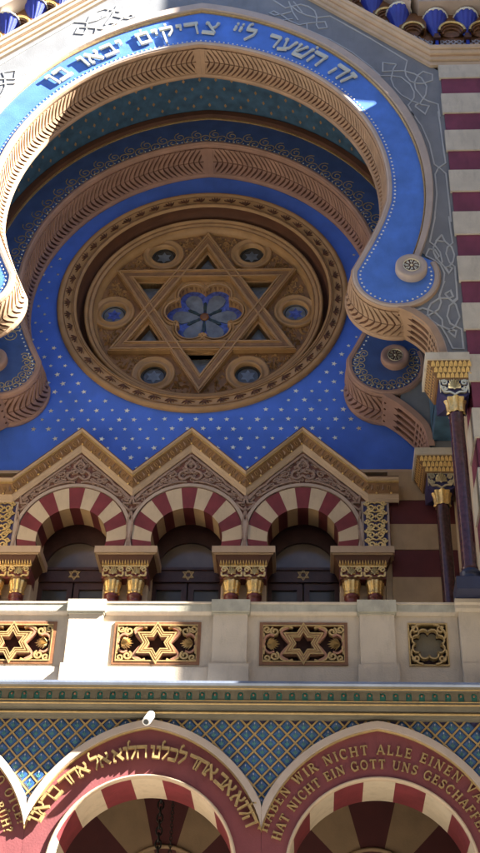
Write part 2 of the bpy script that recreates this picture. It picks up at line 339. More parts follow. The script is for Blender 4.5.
# ================================================================== shared dimensions
FY = 14.74            # front wall plane
def lobe_path(arch, zarc, knots, lc, lr, a0, a1, n=26, na=44):
    """right half of the horseshoe opening: pointed arc, neck, round lobe"""
    e, zc, R = arch
    a = parc(e, zc, R, zarc, na)
    lob = arcp(lc[0], lc[1], lr, a0, a1, n)
    return a[:-1]+catmull([a[-1]]+knots+[lob[0]], 6)[:-1]+lob
OUT_E1 = (0.464, 17.434, 3.772)
OUT_E2 = (1.0, 17.333, 4.902)
OUT_E3 = (0.97, 17.436, 5.028)
INN_E1 = (0.31, 17.44, 3.55)
INN_G  = (0.34, 17.56, 4.16)
out_in = lobe_path(OUT_E1, 17.0, [(3.165, 16.58), (3.0, 16.15), (2.82, 15.74)], (3.36, 15.34), 0.68, rad(170), rad(384))
inn_in = lobe_path(INN_E1, 17.0, [(3.13, 16.6), (2.97, 16.15), (2.78, 15.72)], (3.31, 15.36), 0.66, rad(170), rad(384))

# ------------------------------------------------------------------ carved soffit with two rows of leaves
def carved_soffit(name, half, y0, y1, inset, mats, parent, pitch, key):
    full = both(half)
    mb = MB()
    P = Path(full)
    # profile across the depth: (fraction, offset into the opening)
    prof = [(0.0, 0.0), (0.0, 0.012), (0.05, 0.022), (0.10, 0.012), (0.13, -0.02), (0.5, 0.0), (0.87, -0.02), (0.90, 0.012), (0.95, 0.022), (1.0, 0.012), (1.0, -0.05)]
    rows = []
    for f, o in prof:
        q = offset(full, -(o+inset*f))
        rows.append([(x, y0+(y1-y0)*f, z) for x, z in q])
    mb.loft(rows[0:5], 0, smooth=False); mb.loft(rows[4:7], 1); mb.loft(rows[6:], 0)
    mid = P.L/2
    def S(u, f, h):
        p, n, d = P.at(u); k = h+inset*f+(-0.02+0.04*(0.5-abs(f-0.5)))
        return (p[0]-n[0]*-k*-1, y0+(y1-y0)*f, p[1]-n[1]*-k*-1)
    def leaf(u, sgn, row):
        pts = []; N = 5
        for i in range(N+1):
            t = i/N
            f = 0.5+row*(0.015+0.345*t)
            uu = u-sgn*pitch*1.7*(t**1.35)
            if (uu-mid)*sgn < key: uu = mid+sgn*key
            wd = pitch*(0.455-0.20*math.sin(PI*min(1, 0.12+0.8*t)))
            pts.append((uu, f, wd))
        top = [[S(a-w_, f, 0.028), S(a+w_, f, 0.022)] for a, f, w_ in pts]
        bot = [[S(a-w_, f, -0.005), S(a+w_, f, -0.005)] for a, f, w_ in pts]
        mb.loft([[b[0], t[0], t[1], b[1]] for t, b in zip(top, bot)], 0)
        mb.add([bot[0][0], top[0][0], top[0][1], bot[0][1]], [(0, 1, 2, 3)], 0)
        mb.add([bot[-1][0], top[-1][0], top[-1][1], bot[-1][1]], [(0, 1, 2, 3)], 0)
    for sgn in (1, -1):
        u = key+pitch*0.4
        while u < P.L/2-0.12:
            leaf(mid+sgn*u, sgn, 1); leaf(mid+sgn*u, sgn, -1); u += pitch
    # plain block at the crown
    for a, b in ((-key, key),):
        n = 4
        r = [[S(mid+a+(b-a)*i/n, f, h) for f, h in ((0.12, 0), (0.12, 0.045), (0.88, 0.045), (0.88, 0))] for i in range(n+1)]
        mb.loft(r, 0); mb.add(r[0], [(0, 1, 2, 3)], 0); mb.add(r[-1], [(0, 1, 2, 3)], 0)
    return mb.build(name, mats, parent)

def beads(mb, path, step, y, r, mi=0):
    P = Path(path); u = step/2
    while u < P.L:
        p, n, d = P.at(u); mb.pyramid([(p[0]+r*d[0], y, p[1]+r*d[1]), (p[0]+r*n[0], y, p[1]+r*n[1]), (p[0]-r*d[0], y, p[1]-r*d[1]), (p[0]-r*n[0], y, p[1]-r*n[1])], (p[0], y-r*0.8, p[1]), mi); u += step

def scroll_disc(parent, cx, cz, r, y0, y1, mats):
    mb = MB()
    mb.lathey([(r*0.98, y1), (r*1.02, y1-0.02), (r*1.02, y0+0.03), (r*0.97, y0+0.008), (r*0.90, y0), (r*0.56, y0), (r*0.54, y0+0.012)], cx, cz, 40, 0)
    d = mb.build('scroll_disc', mats[0], parent)
    ro = MB()
    ro.lathey([(r*0.545, y0+0.011), (0.0, y0+0.011)], cx, cz, 30, 1, smooth=False)
    for k in range(8):
        a = 2*PI*k/8; p = [(cx+r*q*math.cos(a+s), cz+r*q*math.sin(a+s)) for q, s in ((.16, 0), (.32, .26), (.45, .12), (.32, .02))]
        ro.prism([p], y0+0.003, y0+0.012, 0)
        p = [(cx+r*q*math.cos(a+s), cz+r*q*math.sin(a+s)) for q, s in ((.16, 0), (.30, -.20), (.42, -.28), (.50, -.12), (.30, -.04))]
        ro.prism([p], y0+0.0035, y0+0.012, 0)
    ro.lathey([(r*0.54, y0+0.012), (r*0.545, y0-0.004), (r*0.50, y0-0.004), (r*0.49, y0+0.011)], cx, cz, 30, 0)
    ro.sphere(cx, y0+0.005, cz, r*0.11, 1, 0.5, 1, 8, 0)
    ro.build('rosette', [mats[1], 'umber'], d)

def quarter_bracket(parent, prof, y0, y1, mats, sx):
    """fluted quarter-round corbel between the lobe and the capital below"""
    P = Path(prof); mb = MB(); N = 16
    fr = [P.at(P.L*i/N) for i in range(N+1)]
    def at(i, h, y): p, n, d = fr[i]; return (sx*(p[0]-n[0]*h*-1*-1), y, p[1]-n[1]*h*-1*-1)
    # body: front face strip, soffit and back
    w = 0.10
    mb.loft([[at(i, -w, y0-0.02) for i in range(N+1)], [at(i, 0, y0-0.02) for i in range(N+1)], [at(i, 0, y0+0.07) for i in range(N+1)]], 0)
    mb.loft([[at(i, 0, y0+0.07) for i in range(N+1)], [at(i, -0.02, y0+0.075) for i in range(N+1)], [at(i, -0.02, y1-0.05) for i in range(N+1)], [at(i, 0, y1-0.045) for i in range(N+1)]], 1)
    mb.loft([[at(i, 0, y1-0.045) for i in range(N+1)], [at(i, 0, y1) for i in range(N+1)], [at(i, -w, y1) for i in range(N+1)]], 0)
    mb.loft([[at(i, -w, y0-0.02) for i in range(N+1)], [at(i, -w, y0+0.06) for i in range(N+1)]], 0)
    # blank upper quarter, ribs between the flutes
    k0 = 4
    mb.loft([[at(i, 0.004, y0+0.06) for i in range(k0+1)], [at(i, 0.004, y1-0.04) for i in range(k0+1)]], 0)
    nf = 4; dy = (y1-y0-0.12)/nf
    for j in range(nf+1):
        ya = y0+0.07+dy*j-0.03
        mb.loft([[at(i, -0.02, ya) for i in range(k0, N+1)], [at(i, 0.004, ya) for i in range(k0, N+1)], [at(i, 0.004, ya+0.05) for i in range(k0, N+1)], [at(i, -0.02, ya+0.05) for i in range(k0, N+1)]], 0)
    for j in range(nf):          # bars of the ladder ornament low in each flute
        yc = y0+0.07+dy*(j+0.5)
        for i in range(9, N, 1):
            a, b = fr[i], fr[i+1]
            q = [at(i, 0.0, yc-dy*0.32), at(i, 0.0, yc+dy*0.32)]
            p0, n0, d0 = a; L = 0.018
            v = []
            for y in (yc-dy*0.34, yc+dy*0.34):
                for s in (-L, L): v.append((sx*(p0[0]-n0[0]*-0.0+d0[0]*s), y, p0[1]+d0[1]*s))
            mb.add(v, [(0, 1, 3, 2)], 0)
        # dark pin in the blank quarter
        mb.sphere(at(1, 0.004, 0)[0], yc, at(1, 0.004, 0)[2], 0.022, 1, 1, 1, 6, 1)
        tip = [at(k0-1, 0.006, yc), at(k0, 0.006, yc-dy*0.2), at(k0+1, 0.0055, yc), at(k0, 0.006, yc+dy*0.2)]
        mb.add(tip, [(0, 1, 2, 3)], 1)
    o = mb.build('corbel', mats, parent)
    return o

# ================================================================== OUTER HORSESHOE ARCH
arch = thing('horseshoe_arch', 'great front horseshoe arch with a bright cobalt band carrying raised white Hebrew letters', 'arch', (0, FY, 17.4))
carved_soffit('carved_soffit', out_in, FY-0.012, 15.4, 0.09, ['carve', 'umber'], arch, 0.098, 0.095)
# blue band with its two lobes
e2 = parc(*OUT_E2, 15.80, 44)
band_half = out_in+[(3.78, 15.80)]+e2[::-1][1:]
right = [p for p in out_in]
poly = both(out_in)+e2[::-1]+mirror(e2)[1:]
mb = MB(); mb.prism([poly], FY, FY+0.06, 0, side=0)
mb.build('blue_band', 'blue', arch)
# bead rim along the inner edge
mb = MB(); full = both(out_in)
mb.loft([[(x, FY-0.012, z) for x, z in offset(full, 0.0)], [(x, FY-0.03, z) for x, z in offset(full, 0.025)], [(x, FY-0.024, z) for x, z in offset(full, 0.07)], [(x, FY+0.01, z) for x, z in offset(full, 0.085)]], 0)
rim = mb.build('inner_rim', 'mould', arch)
mb = MB(); beads(mb, offset(full, 0.125), 0.087, FY-0.001, 0.021); mb.build('bead_row', 'white', rim)
# outer moulding
e3 = parc(*OUT_E3, 15.85, 44)
P2, P3 = both(parc(*OUT_E2, 15.52, 44)), both(parc(*OUT_E3, 15.60, 44))
mb = MB()
n_ = len(P2)
def mixp(a, b, t): return [(p[0]+(q[0]-p[0])*t, p[1]+(q[1]-p[1])*t) for p, q in zip(a, b)]
rows = []
for t, y in ((-0.02, FY+0.01), (-0.02, FY-0.03), (0.06, FY-0.05), (0.16, FY-0.03)): rows.append([(p[0], y, p[1]) for p in mixp(P2, P3, t)])
mb.loft(rows, 1)
rows = []
for t, y in ((0.16, FY-0.03), (0.25, FY-0.07), (0.9, FY-0.07), (1.0, FY-0.045), (1.0, FY+0.06)): rows.append([(p[0], y, p[1]) for p in mixp(P2, P3, t)])
mb.loft(rows, 0)
mb.build('outer_moulding', ['mould', 'goldpt'], arch)
for sx in (1, -1):
    scroll_disc(arch, sx*3.60, 15.42, 0.245, FY-0.15, FY, ('mould', 'palegold'))
    quarter_bracket(arch, [(3.33, 14.70)]+catmull([(3.36, 14.655), (3.571, 14.53), (3.786, 14.30), (3.90, 14.0), (3.95, 13.70)], 6), FY, 15.4, ['carve', 'umber'], sx)
# inscription
mb = MB()
ha = parc(0.62, 17.40, 4.12, 18.2, 40)
pth = Path(both(ha))
apex = pth.L/2
mb2 = MB()
write(mb2, 'זה השער ל" צדיקים יבאו בו', pth, apex-2.98, apex+3.14, 0.33, FY-0.055, FY-0.02, rtl=True, space=0.62)
mb2.build('lettering', 'letter', arch)

# ================================================================== GREY SPANDREL WALL with strapwork
wall = thing('spandrel_wall', 'grey plaster wall with pale interlaced strapwork lines around the great blue arch', 'wall', (0, FY+0.03, 18))
lob = arcp(3.36, 15.34, 0.68, rad(24), rad(-70), 14)
brk = catmull([(3.571, 14.53), (3.786, 14.30), (3.90, 14.0), (3.95, 13.69)], 6)
inner = e3+lob[1:]+[(3.42, 14.66)]+brk+[]
R_ = inner+[(4.36, 13.69), (4.36, 20.3), (4.19, 20.47), (2.02, 22.50), (0, 24.4)]
poly = R_[:-1]+[(0, 24.4)]
mb = MB()
mb.prism([poly], FY+0.03, FY+0.06, 0)
mb.prism([mirror(poly)], FY+0.03, FY+0.06, 0)
mb.build('plaster', 'grey', wall)
LACE = [[(3.18,21.25),(3.79,20.62),(3.74,20.36),(3.75,20.2),(3.82,20.05),(3.91,19.99),(4.04,19.98),(4.21,20.06),(4.22,20.22),(4.06,20.31),(3.96,20.21),(3.89,20.01),(3.9,19.83),(4.02,19.57),(4.09,19.51),(4.27,19.41),(4.28,19.08)],[(3.15,20.44),(3.29,20.21),(3.48,20.21),(3.66,20.16),(3.81,19.97),(3.87,19.75),(3.86,19.59),(3.75,19.4),(3.84,19.09)],[(3.59,20.53),(3.35,20.58),(3.34,20.33),(3.54,20.34),(3.71,20.34),(3.9,20.25),(4.02,20.13),(4.1,19.9),(4.07,19.67),(3.96,19.45),(3.88,19.4),(3.87,19.36),(4.03,19.16),(4.11,19.37),(3.98,19.41),(3.81,19.52),(3.64,19.68),(3.52,19.9),(3.48,20.12),(3.53,20.39),(3.59,20.53)],[(4.05,16.64),(3.93,16.07),(4.01,15.99),(4.08,15.84),(4.1,15.64),(4.07,15.57),(4.12,15.39),(4.09,15.18),(4.02,14.94),(3.99,14.84)],[(4.27,16.64),(4.29,16.04),(4.2,15.95),(4.17,15.81),(4.21,15.62),(4.29,15.53),(4.28,14.87),(4.2,14.8)],[(4.13,16.23),(4.04,16.1),(4.17,16.08),(4.13,16.23)],[(4.04,16.09),(3.98,15.95),(3.98,15.83),(4.02,15.7),(4.06,15.75),(4.0,15.9),(3.91,15.92),(3.85,15.77),(3.99,15.66),(4.07,15.57)],[(4.17,16.08),(4.27,15.95),(4.3,15.78),(4.27,15.64),(4.2,15.53),(4.13,15.52),(4.19,15.39),(4.25,15.5),(4.2,15.53)],[(4.02,15.7),(4.13,15.52)],[(4.11,15.22),(4.01,14.93),(4.03,14.79),(3.98,14.64),(3.84,14.53),(3.73,14.51),(3.58,14.59),(3.74,14.67),(3.85,14.62),(3.94,14.56),(4.02,14.43),(4.02,14.3),(4.11,14.23)],[(4.29,15.21),(4.28,14.84),(4.15,14.71),(4.1,14.5),(4.14,14.35),(4.3,14.24),(4.3,13.85),(4.14,13.86),(4.07,14.11),(4.0,14.28)],[(3.81,14.53),(3.82,14.64),(3.87,14.76),(4.01,14.87),(4.15,14.87),(4.25,14.73),(4.29,14.48),(4.21,14.3),(4.1,14.19),(4.19,14.09),(4.22,14.21),(4.11,14.24),(3.96,14.32),(3.85,14.43),(3.81,14.53)],[(4.1,14.96),(4.19,15.03),(4.22,14.9),(4.15,14.87),(4.1,14.96)],[(3.79,19.23),(3.95,18.85),(4.06,18.39),(4.11,17.88),(4.18,17.8),(4.29,17.65),(4.3,16.52)],[(4.26,19.22),(4.3,17.9),(4.18,17.8),(4.11,17.64),(4.11,17.16),(4.03,16.53)],[(1.64,22.46),(1.72,22.12),(1.82,21.87)],[(1.73,22.45),(1.9,22.11)],[(1.34,22.52),(1.58,22.26),(1.87,22.36),(2.01,22.29),(2.13,22.15),(2.17,21.97),(2.16,21.72),(2.2,21.61),(2.36,21.63),(2.32,21.81),(2.16,21.8),(1.98,21.77),(1.84,21.73),(1.65,21.87),(1.54,22.01),(1.45,22.08),(1.36,22.17),(1.28,22.11),(1.38,22.04),(1.51,22.06),(1.69,22.14)],[(2.42,21.98),(2.28,21.96),(2.17,21.94),(1.98,22.02),(1.82,22.14),(1.68,22.32)],[(1.98,21.77),(1.99,21.58),(2.41,21.27)],[(1.1,22.05),(1.41,21.93),(1.52,21.88),(1.72,21.92)],[(2.42,21.98),(3.18,21.25)],[(2.41,21.27),(2.8,20.89),(3.15,20.44)]]
mb = MB(); k = 0
for sx in (1, -1):
    for L in LACE:
        pl = [(sx*x, z) for x, z in L]
        mb.ribbon(pl, 0.024, FY+0.018-0.0005*(k % 12), FY+0.031); k += 1
mb.build('strapwork', 'lace', wall)
# pale edging of the wall over the corbels
mb = MB()
for sx in (1, -1):
    q = offset([(3.46, 14.62)]+brk, 0.0)
    pl = [(sx*(x+0.055), z+0.045) for x, z in q]
    mb.ribbon(pl, 0.13, FY+0.012, FY+0.03)
    mb.box(min(sx*3.93, sx*4.36), max(sx*3.93, sx*4.36), FY+0.01, FY+0.03, 13.69, 13.76)
mb.build('edging', 'mould', wall)

# ================================================================== STRIPED PIERS
ZF = [7.6, 8.1, 8.6, 9.1, 9.6, 10.1, 10.62, 11.15, 11.68, 12.2, 12.715, 13.208, 13.708, 14.204, 14.726, 15.192, 15.713, 16.196, 16.699, 17.179, 17.68, 18.17, 18.674, 19.126, 19.63, 20.064, 20.45]
def striped(name, label, x0, x1, y, depth, zs, first, ma, mbm, side=None, proud=0.03):
    th = thing(name, label, 'wall', ((x0+x1)/2, y, zs[0]))
    a, b = MB(), MB()
    for i in range(len(zs)-1):
        c = (i+first) % 2
        m_ = a if c == 0 else b
        p = proud if c == 0 else 0
        m_.box(x0-(p if x0 > 0 else 0), x1+(p if x0 < 0 else 0), y-p, y+depth, zs[i]+(0.004 if c else 0), zs[i+1]-(0.004 if c else 0))
    a.build('cream_courses', ma, th); b.build('red_courses', mbm, th)
    return th
ntop = len(ZF)-1
striped('striped_pier', 'tall front pier banded in cream and plum courses beside the grey wall', 4.36, 5.6, FY, 0.7, ZF, (ntop-1) % 2, 'paleblk', 'plum')

# ================================================================== INNER HORSESHOE ARCH
IY = 16.95
arch2 = thing('horseshoe_arch', 'inner horseshoe arch in deep shade, with dark blue scrolled face, set behind the front arch', 'arch', (0, IY, 17.4))
carved_soffit('carved_soffit', inn_in, IY-0.012, 17.79, 0.03, ['carve2', 'umber'], arch2, 0.105, 0.10)
g = parc(*INN_G, 17.0, 40)+[(3.80, 16.4), (3.79, 16.0), (3.85, 15.7)]
poly = both(inn_in)+g[::-1]+mirror(g)[1:]
mb = MB(); mb.prism([poly], IY, IY+0.05, 0)
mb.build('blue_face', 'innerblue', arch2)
mb = MB(); full = both(inn_in)
mb.loft([[(x, IY-0.012, z) for x, z in full], [(x, IY-0.03, z) for x, z in offset(full, 0.025)], [(x, IY-0.024, z) for x, z in offset(full, 0.07)], [(x, IY+0.01, z) for x, z in offset(full, 0.085)]], 0)
rim = mb.build('inner_rim', 'carve2', arch2)
mb = MB(); beads(mb, offset(full, 0.125), 0.095, IY-0.001, 0.020); mb.build('bead_row', 'white', rim)
# scrolled arabesque on the blue face
mb = MB()
w_in = Path(both(parc(0.31, 17.46, 3.76, 15.9, 50))); k = 0
u = 0.2
while u < w_in.L-0.2:
    p, n, d = w_in.at(u); s = 1 if k % 2 == 0 else -1
    c = (p[0]+n[0]*(0.06*s), p[1]+n[1]*(0.06*s))
    mb.ribbon(spiral(c[0], c[1], 0.125, 1.5, math.atan2(n[1], n[0])*1+(PI if s < 0 else 0), s, 16, 0.2), 0.014, IY-0.006-0.0005*(k % 5), IY); k += 1; u += 0.17
for sx in (1, -1):
    for q in range(26):
        a = rad(150+q*9.5); r = 0.43+0.09*(q % 2)
        mb.ribbon(spiral(sx*(3.31+r*math.cos(a)), 15.36+r*math.sin(a), 0.085, 1.4, a, 1 if q % 2 else -1, 12, 0.2), 0.012, IY-0.006-0.0005*(q % 5), IY)
mb.build('arabesque', 'gold', arch2)
# outer moulding: gold line and brown strip
go = both(g[:-3]); 
mb = MB()
mb.loft([[(x, IY+0.01, z) for x, z in go], [(x, IY-0.03, z) for x, z in offset(go, 0.0)], [(x, IY-0.03, z) for x, z in offset(go, 0.03)]], 0)
mb.loft([[(x, IY-0.03, z) for x, z in offset(go, 0.03)], [(x, IY-0.10, z) for x, z in offset(go, 0.05)], [(x, IY-0.12, z) for x, z in offset(go, 0.15)], [(x, IY+0.0, z) for x, z in offset(go, 0.17)]], 1)
mb.build('outer_moulding', ['goldpt', 'umber'], arch2)
for sx in (1, -1):
    scroll_disc(arch2, sx*3.46, 15.44, 0.24, IY-0.14, IY, ('carve2', 'palegold'))
    quarter_bracket(arch2, [(3.22, 14.70)]+catmull([(3.25, 14.655), (3.46, 14.50), (3.69, 14.262), (3.87, 14.0), (3.93, 13.62)], 6), IY, 17.75, ['carve2', 'umber'], sx)

# ================================================================== VAULT and recess walls
mb = MB()
v = both(parc(0.34, 17.56, 4.33, 17.5, 40))
mb.loft([[(x, 15.05, z) for x, z in v], [(x, IY+0.02, z) for x, z in v]], 0, smooth=True)
for sx in (1, -1):
    x = sx*v[-1][0]
    mb.add([(x, 15.05, 17.5), (x, IY+0.02, 17.5), (x, IY+0.02, 14.0), (x, 15.05, 14.0)], [(0, 1, 2, 3)])
    mb.box(min(sx*4.0, sx*4.5), max(sx*4.0, sx*4.5), 15.1, IY+0.02, 13.75, 14.0)
vt = mb.build('barrel_vault', 'vault'); tag(vt, 'dark blue-green barrel vault between the two horseshoe arches, dotted with small gilt marks', 'vault')
mb = MB(); vp = Path(v); j = 0
for r in range(7):
    u = 0.15+(0.16 if r % 2 else 0)
    while u < vp.L:
        p, n, d = vp.at(u); y = 15.45+r*0.21
        q = lambda a, b: (p[0]+d[0]*a-n[0]*-0.0-n[0]*0.008, y+b, p[1]+d[1]*a-n[1]*0.008)
        mb.add([q(-.03, 0), q(0, -.05), q(.03, 0), q(0, .05)], [(0, 1, 2, 3)]); u += 0.32
mb.build('gilt_marks', 'ochre', vt)
# back of the spandrel wall around the inner arch
mb = MB()
gi = both(g)
outer = [(-4.6, 15.7), (-4.6, 23), (4.6, 23), (4.6, 15.7)]
mb.prism([gi+[(4.6, 15.65), (4.6, 23), (-4.6, 23), (-4.6, 15.65)]], IY+0.03, IY+0.6, 0)
br2 = catmull([(3.50, 14.56), (3.74, 14.30), (3.93, 14.02), (3.99, 13.62)], 6)
for sx in (1, -1):
    lo = arcp(3.31, 15.36, 0.66, rad(30), rad(-70), 12)
    q = lo+br2+[(4.6, 13.62), (4.6, 15.69)]
    mb.prism([[(sx*x, z) for x, z in q]], IY+0.03, 17.7, 0)
o = mb.build('inner_wall', 'grey'); tag(o, 'dim grey wall carrying the inner horseshoe arch, seen beside its scrolled brackets', 'wall')

# ================================================================== STAR WALL
SY = 17.8
sw = thing('star_wall', 'ultramarine back wall scattered with small gilded stars around the round window', 'wall', (0, SY, 13.7))
mb = MB()
mb.prism([[(-4.4, 13.72), (4.4, 13.72), (4.4, 22.6), (-4.4, 22.6)], circle(0, 17.70, 2.5, 64)], SY, SY+0.5, 0)
mb.build('painted_wall', 'starblue', sw)
mb = MB(); r = 0; z = 13.80
while z < 18.9:
    x = -3.9+(0.135 if r % 2 else 0)
    while x < 3.95:
        if math.hypot(x, z-17.70) > 2.86 and math.hypot(x, z-17.7) < 4.2:
            q = random.random()
            R = (0.049 if q > 0.45 else 0.036)*random.uniform(0.9, 1.1)
            if z > 16.6: R *= 0.75
            mb.prism([star5(x+random.uniform(-.012, .012), z+random.uniform(-.01, .01), R, PI/2+random.uniform(-.3, .3))], SY-0.008-random.uniform(0, .003), SY)
        x += 0.27
    z += 0.205; r += 1
mb.build('gilded_stars', 'star', sw)
# thin cream string course below the blue
mb = MB(); mb.box(-4.4, 4.4, SY-0.03, SY+0.3, 13.68, 13.74); mb.build('lower_edge', 'sand', sw)

# ================================================================== ROSE WINDOW
RZ = 17.70
rose = thing('rose_window', 'large round ochre window holding a Star of David tracery and blue leaded glass', 'round window', (0, SY, RZ))
mb = MB()
mb.lathey([(2.74, SY+0.02), (2.74, SY-0.05), (2.71, SY-0.085), (2.66, SY-0.085), (2.63, SY-0.06), (2.60, SY-0.055), (2.47, SY-0.03), (2.44, SY-0.05), (2.40, SY-0.05), (2.375, SY-0.01)], 0, RZ, 96, 0)
for r_, y_ in ((2.615, SY-0.062), (2.455, SY-0.04), (2.425, SY-0.052)):
    mb.tube([(r_*math.cos(2*PI*j/96), y_, RZ+r_*math.sin(2*PI*j/96)) for j in range(96)], 0.010, 5, 1, closed=True)
ring = mb.build('outer_rim', ['ochre', 'ochred'], rose)
mb = MB()
N = 52
for i in range(N):           # three-fingered leaf marks round the rim
    a = 2*PI*(i+0.5)/N
    for da, r0, r1 in ((-0.034, 2.49, 2.57), (-0.012, 2.485, 2.60), (0.012, 2.485, 2.60), (0.034, 2.49, 2.57), (0.055, 2.50, 2.53)):
        p = [(r0, a-0.004), ((r0+r1)/2, a+da*0.6-0.006), (r1, a+da), ((r0+r1)/2, a+da*0.6+0.006)]
        mb.prism([[(q*math.cos(b), RZ+q*math.sin(b)) for q, b in p]], SY-0.068-0.0005*(i % 2), SY-0.02)
mb.build('leaf_marks', 'umber', ring)
mb = MB()
mb.lathey([(2.376, SY-0.012), (2.37, SY+0.03), (2.36, SY+0.46), (2.2, SY+0.46)], 0, RZ, 96, 0)
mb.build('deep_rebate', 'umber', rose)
mb = MB()
mb.lathey([(2.265, SY+0.46), (2.265, SY+0.215), (2.25, SY+0.195), (2.21, SY+0.195), (2.195, SY+0.24), (2.17, SY+0.25), (2.12, SY+0.25), (2.10, SY+0.29), (2.085, SY+0.36), (2.06, SY+0.37), (2.045, SY+0.47)], 0, RZ, 96, 0)
for r_, y_ in ((2.185, SY+0.238), (2.11, SY+0.262)):
    mb.tube([(r_*math.cos(2*PI*j/96), y_, RZ+r_*math.sin(2*PI*j/96)) for j in range(96)], 0.014, 5, 1, closed=True)
mb.build('inner_ring', ['ochre', 'ochred'], rose)
PY = SY+0.46        # tracery plate
FR, Fr = 0.47, 0.268
def foil(R, r, n=6, k=9, a0=0):
    out = []
    for i in range(n):
        a = a0+2*PI*i/n; cx, cz = R*math.cos(a), RZ+R*math.sin(a); w = rad(91.5)
        out += [(cx+r*math.cos(a+w*(2*j/k-1)), cz+r*math.sin(a+w*(2*j/k-1))) for j in range(k+1)]
    return out
holes = [foil(FR, Fr)]
rc = [(1.74*math.cos(rad(60*k)), RZ+1.74*math.sin(rad(60*k))) for k in range(6)]
for x, z in rc: holes.append(circle(x, z, 0.245, 28))
tri = []
for k in range(6):
    a = rad(30+60*k)
    tip = (1.40, a); cx = 1.155
    t = [(1.51*math.cos(a), RZ+1.51*math.sin(a))]
    for s in (1, -1):
        b = (1.05*math.cos(a)-s*0.262*math.sin(a), RZ+1.05*math.sin(a)+s*0.262*math.cos(a)); t.append(b)
    tri.append(t); holes.append(t)
mb = MB(); mb.prism([circle(0, RZ, 2.06, 96)]+holes, PY, PY+0.16, 0)
# star-point surrounds and middle hexagon stand a little proud of the darker ground
for k in range(6):
    a = rad(30+60*k)
    o = [(1.62*math.cos(a), RZ+1.62*math.sin(a))]+[(1.0*math.cos(a)-s*0.358*math.sin(a), RZ+1.0*math.sin(a)+s*0.358*math.cos(a)) for s in (1, -1)]
    mb.prism([o, tri[k]], PY-0.03, PY+0.12, 1)
mb.prism([[(1.02*math.cos(rad(60*k)), RZ+1.02*math.sin(rad(60*k))) for k in range(6)], foil(FR, Fr+0.05)], PY-0.022, PY+0.01, 1)
plate = mb.build('tracery_plate', ['ochred', 'ochre'], rose)
# hexagram of raised moulded bars: two triangles
mb = MB()
def tri_ring(a0, Ro, w, y, y2, mi):
    o = [(Ro*math.cos(a0+2*PI*i/3), RZ+Ro*math.sin(a0+2*PI*i/3)) for i in range(3)]
    n = [((Ro-2*w)*math.cos(a0+2*PI*i/3), RZ+(Ro-2*w)*math.sin(a0+2*PI*i/3)) for i in range(3)]
    mb.prism([o, n], y, y2, mi)
for q, a0 in enumerate((PI/2, -PI/2)):
    d = 0.0015*q
    tri_ring(a0, 2.03, 0.215, PY-0.12-d, PY, 0)
    tri_ring(a0, 1.99, 0.03, PY-0.15-d, PY-0.12, 0)
    tri_ring(a0, 1.68, 0.03, PY-0.15-d, PY-0.12, 0)
    tri_ring(a0, 1.87, 0.065, PY-0.129-d, PY-0.12, 1)
hexa = mb.build('star_of_david', ['ochre', 'ochred'], rose)
# carved leaves scattered in the small fields between star and ring
mb = MB(); cnt = 0
for tries in range(9000):
    if cnt > 620: break
    q = 1.3+0.72*random.random(); a = random.uniform(0, 2*PI)
    x, z = q*math.cos(a), RZ+q*math.sin(a)
    if min(math.hypot(x-u, z-v_) for u, v_ in rc) < 0.44: continue
    k = math.floor((a-0)/rad(60)); am = a-rad(30+60*k)      # angle from the nearest star point
    # outside the star outline: distance beyond the nearest sides
    out = min(max((q*math.cos(am-t) for t in (rad(60), -rad(60)))), 9)
    if max(q*math.cos(am-rad(60)), q*math.cos(am+rad(60)))-1.015 < 0.06 or q > 1.99: continue
    cnt += 1
    L = random.uniform(0.03, 0.055); c = random.uniform(0, 2*PI); h = random.uniform(0.03, 0.07)
    mb.pyramid([(x+L*math.cos(c), PY-0.001, z+L*math.sin(c)), (x+0.4*L*math.cos(c+PI/2), PY-0.001, z+0.4*L*math.sin(c+PI/2)), (x-L*math.cos(c), PY-0.001, z-L*math.sin(c)), (x-0.4*L*math.cos(c+PI/2), PY-0.001, z-0.4*L*math.sin(c+PI/2))], (x, PY-h, z), 0)
mb.build('carved_leaves', ['ochre'], rose)
for i, (x, z) in enumerate(rc):
    mb = MB(); mb.lathey([(0.41, PY+0.0), (0.405, PY-0.05), (0.37, PY-0.065), (0.34, PY-0.02), (0.29, PY-0.02), (0.275, PY-0.055), (0.245, PY-0.05), (0.24, PY+0.16)], x, z, 36, 0)
    fr = mb.build('roundel', 'ochre', rose)
    mb = MB()
    mb.lathey([(0.245, PY+0.06), (0.0, PY+0.06)], x, z, 24, 0, smooth=False)
    mb.prism([star5(x, z, 0.15, PI/2, 6, 0.58)], PY+0.055, PY+0.06, 1)
    mb.tube([(x+0.2*math.cos(2*PI*j/24), PY+0.056, z+0.2*math.sin(2*PI*j/24)) for j in range(24)], 0.008, 5, 2, closed=True)
    mb.build('glass', ['gglass' if i in (0, 3) else 'glass', 'bglass' if i in (0, 3) else 'gglass', 'iron'], fr)
for t in tri:
    mb = MB(); mb.prism([t], PY+0.13, PY+0.14, 0); mb.build('triangle_pane', 'gglass', rose)
